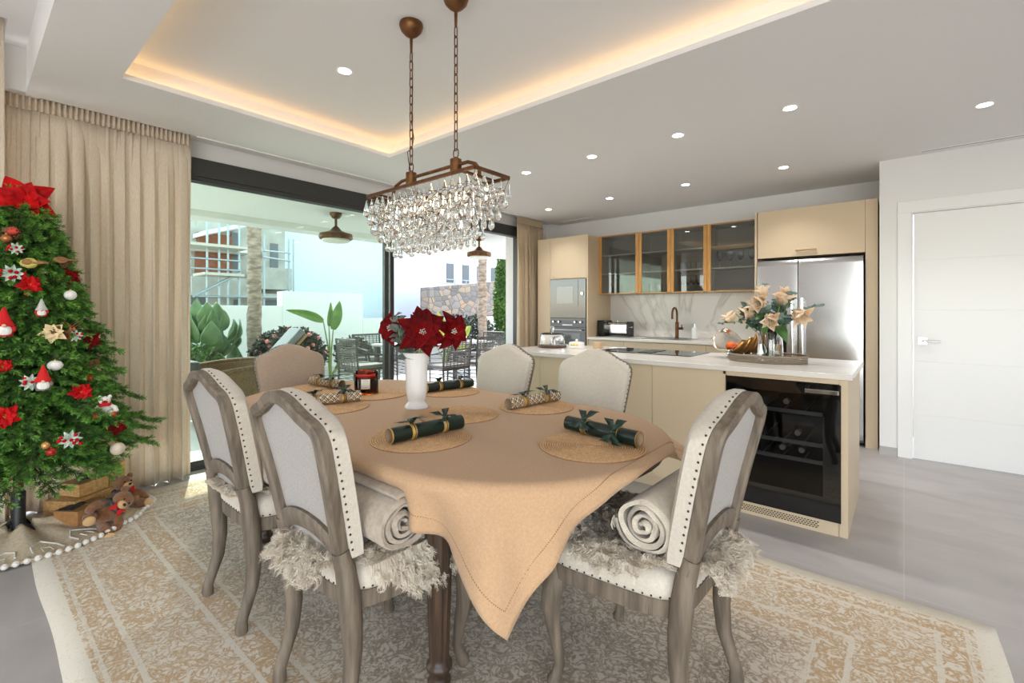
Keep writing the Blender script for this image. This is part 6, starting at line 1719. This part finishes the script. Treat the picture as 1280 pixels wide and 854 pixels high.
# ---- outdoor dining set
m_rope = mk('grey rope weave', (112,108,104), .8); m_ofr = mk('outdoor grey frame', (84,84,84), .5)
def rope_chair(label):
    t = thing('woven_chair', label, 'chair', (0,0,-.01), 0, 'woven terrace chairs')
    fr = MB()
    for s in (-1,1):
        fr.tube([(s*.26,.24,0),(s*.26,.23,.45),(s*.27,.20,.62),(s*.28,-.1,.66),(s*.27,-.24,.70)],.014,8); fr.tube([(s*.24,-.26,0),(s*.25,-.24,.45),(s*.26,-.28,.86)],.014,8)
    fr.tube([(-.26,-.28,.86),(.26,-.28,.86)],.014,8); fr.tube([(-.25,.23,.44),(.25,.23,.44)],.014,8); fr.tube([(-.25,-.24,.44),(.25,-.24,.44)],.014,8)
    for s in (-1,1): fr.tube([(s*.255,.23,.44),(s*.25,-.24,.44)],.014,8)
    fr.build('frame', m_ofr, t)
    b = MB()
    for k in range(17): z = .47+.38*k/16; b.tube([(-.26,-.245-.04*(z-.45)/.4,z),(0,-.275-.04*(z-.45)/.4,z+.01*math.sin(k)),(.26,-.245-.04*(z-.45)/.4,z)],.006,5)
    for k in range(7): x = -.2+.4*k/6; b.tube([(x,-.255,.45),(x*1.05,-.30,.86)],.006,5)
    b.build('woven_back', m_rope, t)
    for s in (-1,1):
        sd = MB()
        for k in range(9): z = .20+.44*k/8; sd.tube([(s*.262,.22,z),(s*.275,-.25,z+.02)],.006,5)
        sd.build('woven_side', m_rope, t)
    w = MB()
    for k in range(14): z = .08+.35*k/13; w.tube([(-.245,-.25,z),(.245,-.25,z)],.005,5)
    w.build('woven_skirt', m_rope, t)
    MB().box(-.24,.24,-.23,.22,.44,.50).build('seat_cushion', mk('outdoor cushion',(150,150,150),.9), t, bevel=.02)
    return t
rc = rope_chair('woven grey terrace chair nearest the glass, right behind the poinsettia vase'); rc.location = (-5.10,4.55,-.01); rc.rotation_euler = (0,0,PI/2)
for x, y, rz, lab in [(-5.12,5.22,PI/2,'woven grey terrace chair nearest the open door, right of the vase'),(-6.0,3.78,0,'woven grey terrace chair behind the tinted glass at the table\'s left end'),
                      (-6.7,4.45,-PI/2,'woven grey terrace chair on the garden side, behind the glass frame'),(-6.7,5.15,-PI/2,'woven grey terrace chair on the garden side, further right'),(-5.95,6.25,PI,'woven grey terrace chair at the right end of the outdoor table')]:
    dup(rc, (x,y,-.01), rz, lab)
t = thing('outdoor_table', 'grey outdoor dining table on the terrace between woven chairs', 'table', (-5.92,5.05,-.01))
MB().box(-.45,.45,-.9,.9,.71,.745).build('tabletop', mk('pale table top',(196,194,190),.35), t, bevel=.004)
for sx in (-1,1):
    for sy in (-1,1): MB().box(sx*.40-.03,sx*.40+.03,sy*.83-.03,sy*.83+.03,0,.71).build('leg', m_ofr, t)
tag(MB().prism(rr(.17,.12,.02),0,.09).build('planter_box', m_white, loc=(-5.75,5.35,.736), bevel=.006), 'small white box standing on the outdoor table', 'box')
# ---- rattan armchair and sun lounger
m_wick = mk('brown wicker', (146,116,86), .75, noise=(40,(110,84,60),2,(1,1,3)), bump=(70,.8,(1,1,2)))
q = at_x(272,470,-6.1)
t = thing('rattan_armchair', 'round brown rattan armchair with grey cushion on the terrace', 'chair', (-6.1,q.y+.05,-.01))
def shell(u, v):
    a = lerp(-.9,3.8+.3,u); r = .46+.05*v; z = .22+ (.34+.10*math.sin(PI*u))*v
    return (r*math.cos(a)*.95, r*math.sin(a), z)
MB().grid(shell,36,8).build('woven_shell', m_wick, t, smooth=180, solid=.025)
mb = MB(); mb.tube([shell(k/35,1) for k in range(36)],.022,8); mb.build('rim', m_wick, t)
MB().lathe([(0,.2),(.44,.2),(.46,.22),(.46,.26),(0,.26)],32).build('seat_base', m_wick, t)
MB().lathe([(0,.26),(.40,.26),(.42,.30),(.40,.36),(.3,.38),(0,.385)],28).build('seat_cushion', mk('charcoal cushion',(96,100,104),.9), t, smooth=180)
for k in range(4):
    a = PI/4+PI/2*k; MB().tube([(.36*math.cos(a),.36*math.sin(a),.21),(.40*math.cos(a),.40*math.sin(a),0)],.018,8).build('leg', m_wick, t)
mb = MB(); mb.prism(rr(.30,.08,.07),0,.16); mb.build('bolster', bpy.data.materials['charcoal cushion'], t, loc=(-.05,-.36,.55), rot=(0,0,0), bevel=.03, seg=3)
q = at_x(325,440,-6.95)
t = thing('sun_lounger', 'wooden sun lounger with raised grey back cushion in the sun', 'lounger', (-6.95,q.y,-.01), -.2)
m_teak = mk('teak', (176,138,98), .6, noise=(8,(150,112,76),3,(6,.6,6)))
mb = MB(); mb.box(-.33,.33,-1.0,.35,.26,.31)
for x in (-.3,.3):
    for y in (-.95,.30): mb.box(x-.03,x+.03,y-.03,y+.03,0,.26)
mb.build('frame', m_teak, t, bevel=.004)
T_ = Matrix.Translation((0,.05,.32)) @ Matrix.Rotation(.86,4,'X')
MB().box(-.32,.32,0,.78,0,.035,T_).build('back_frame', m_teak, t, bevel=.004)
MB().box(-.30,.30,.02,.80,.04,.14,T_).build('back_cushion', mk('pale grey cushion',(132,138,142),.9), t, bevel=.025, seg=3)
MB().box(-.30,.30,-.98,.03,.315,.40).build('seat_cushion', bpy.data.materials['pale grey cushion'], t, bevel=.025, seg=3)
# ================================================================ camera and light
cam = bpy.data.cameras.new('camera'); co = bpy.data.objects.new('camera', cam); COL.objects.link(co)
cam.sensor_width = 36; cam.lens = 36*FPX/1280; cam.shift_y = -(427-HY)/1280; cam.clip_start = .05; cam.clip_end = 300
co.location = (0,0,CH); co.rotation_euler = (PI/2,0,math.atan2(.644,.765))
SC.camera = co
W = bpy.data.worlds.new('sky'); SC.world = W; W.use_nodes = True; nt = W.node_tree; nt.nodes.clear()
out = nt.nodes.new('ShaderNodeOutputWorld'); bg = nt.nodes.new('ShaderNodeBackground'); sk_ = nt.nodes.new('ShaderNodeTexSky')
sk_.sky_type = 'NISHITA'; sk_.sun_disc = False; sk_.sun_elevation = math.radians(34); sk_.sun_rotation = math.radians(-71); sk_.air_density = 1; sk_.dust_density = .6
bg.inputs['Strength'].default_value = .60
hs_ = nt.nodes.new('ShaderNodeHueSaturation'); hs_.inputs['Saturation'].default_value = .62
nt.links.new(sk_.outputs[0], hs_.inputs['Color']); nt.links.new(hs_.outputs[0], bg.inputs['Color']); nt.links.new(bg.outputs[0], out.inputs['Surface'])
def lamp(name, kind, loc, energy, col=(1,1,1), rot=None, to=None, **k):
    l = bpy.data.lights.new(name, kind); l.energy = energy; l.color = col
    for a, b in k.items(): setattr(l, a, b)
    o = bpy.data.objects.new(name, l); COL.objects.link(o); o.location = loc
    if rot: o.rotation_euler = rot
    if to is not None:
        o.rotation_euler = (Vector(to)-Vector(loc)).to_track_quat('-Z','Y').to_euler()
    return o
el = math.radians(34); dv = Vector((-.947*math.cos(el), .32*math.cos(el), math.sin(el)))
lamp('sun', 'SUN', dv*20, 4.2, (1,.95,.87), to=(0,0,0), angle=.01)
# added area fills in the rear openings, tilted up to brighten the ceiling
lamp('fill_light', 'AREA', (1.65,FY+.03,.75), 72, (1,.99,.98), to=(1.0,-1.2,3.2), shape='RECTANGLE', size=3.8, size_y=1.1)
lamp('fill_light', 'AREA', (RX-.03,-1.5,.75), 34, (1,.99,.98), to=(1.6,-.6,3.2), shape='RECTANGLE', size=2.9, size_y=1.1)
for x, y, z, _ in SPOTS:
    lamp('spot_lamp', 'SPOT', (x,y,z-.012), 21, (1,.975,.945), to=(x,y,0), spot_size=1.9, spot_blend=.8, shadow_soft_size=.035)
for x, y in ((-2.2,-1.2),(-.4,-1.2),(1.4,-1.2),(2.6,1.2),(2.6,2.9)):   # extra spots added out of view as fill, without fittings
    lamp('spot_lamp', 'SPOT', (x,y,2.55), 7, (1,.975,.945), to=(x,y,0), spot_size=1.9, spot_blend=.8, shadow_soft_size=.035)
vs_ = SC.view_settings; vs_.view_transform = 'Standard'; vs_.look = 'None'; vs_.gamma = 1; vs_.exposure = .76; vs_.use_curve_mapping = False
cy = SC.cycles
cy.max_bounces = 12; cy.transparent_max_bounces = 24; cy.transmission_bounces = 10; cy.glossy_bounces = 5; cy.diffuse_bounces = 5
cy.caustics_reflective = False; cy.caustics_refractive = False; cy.sample_clamp_indirect = 6; cy.use_denoising = True
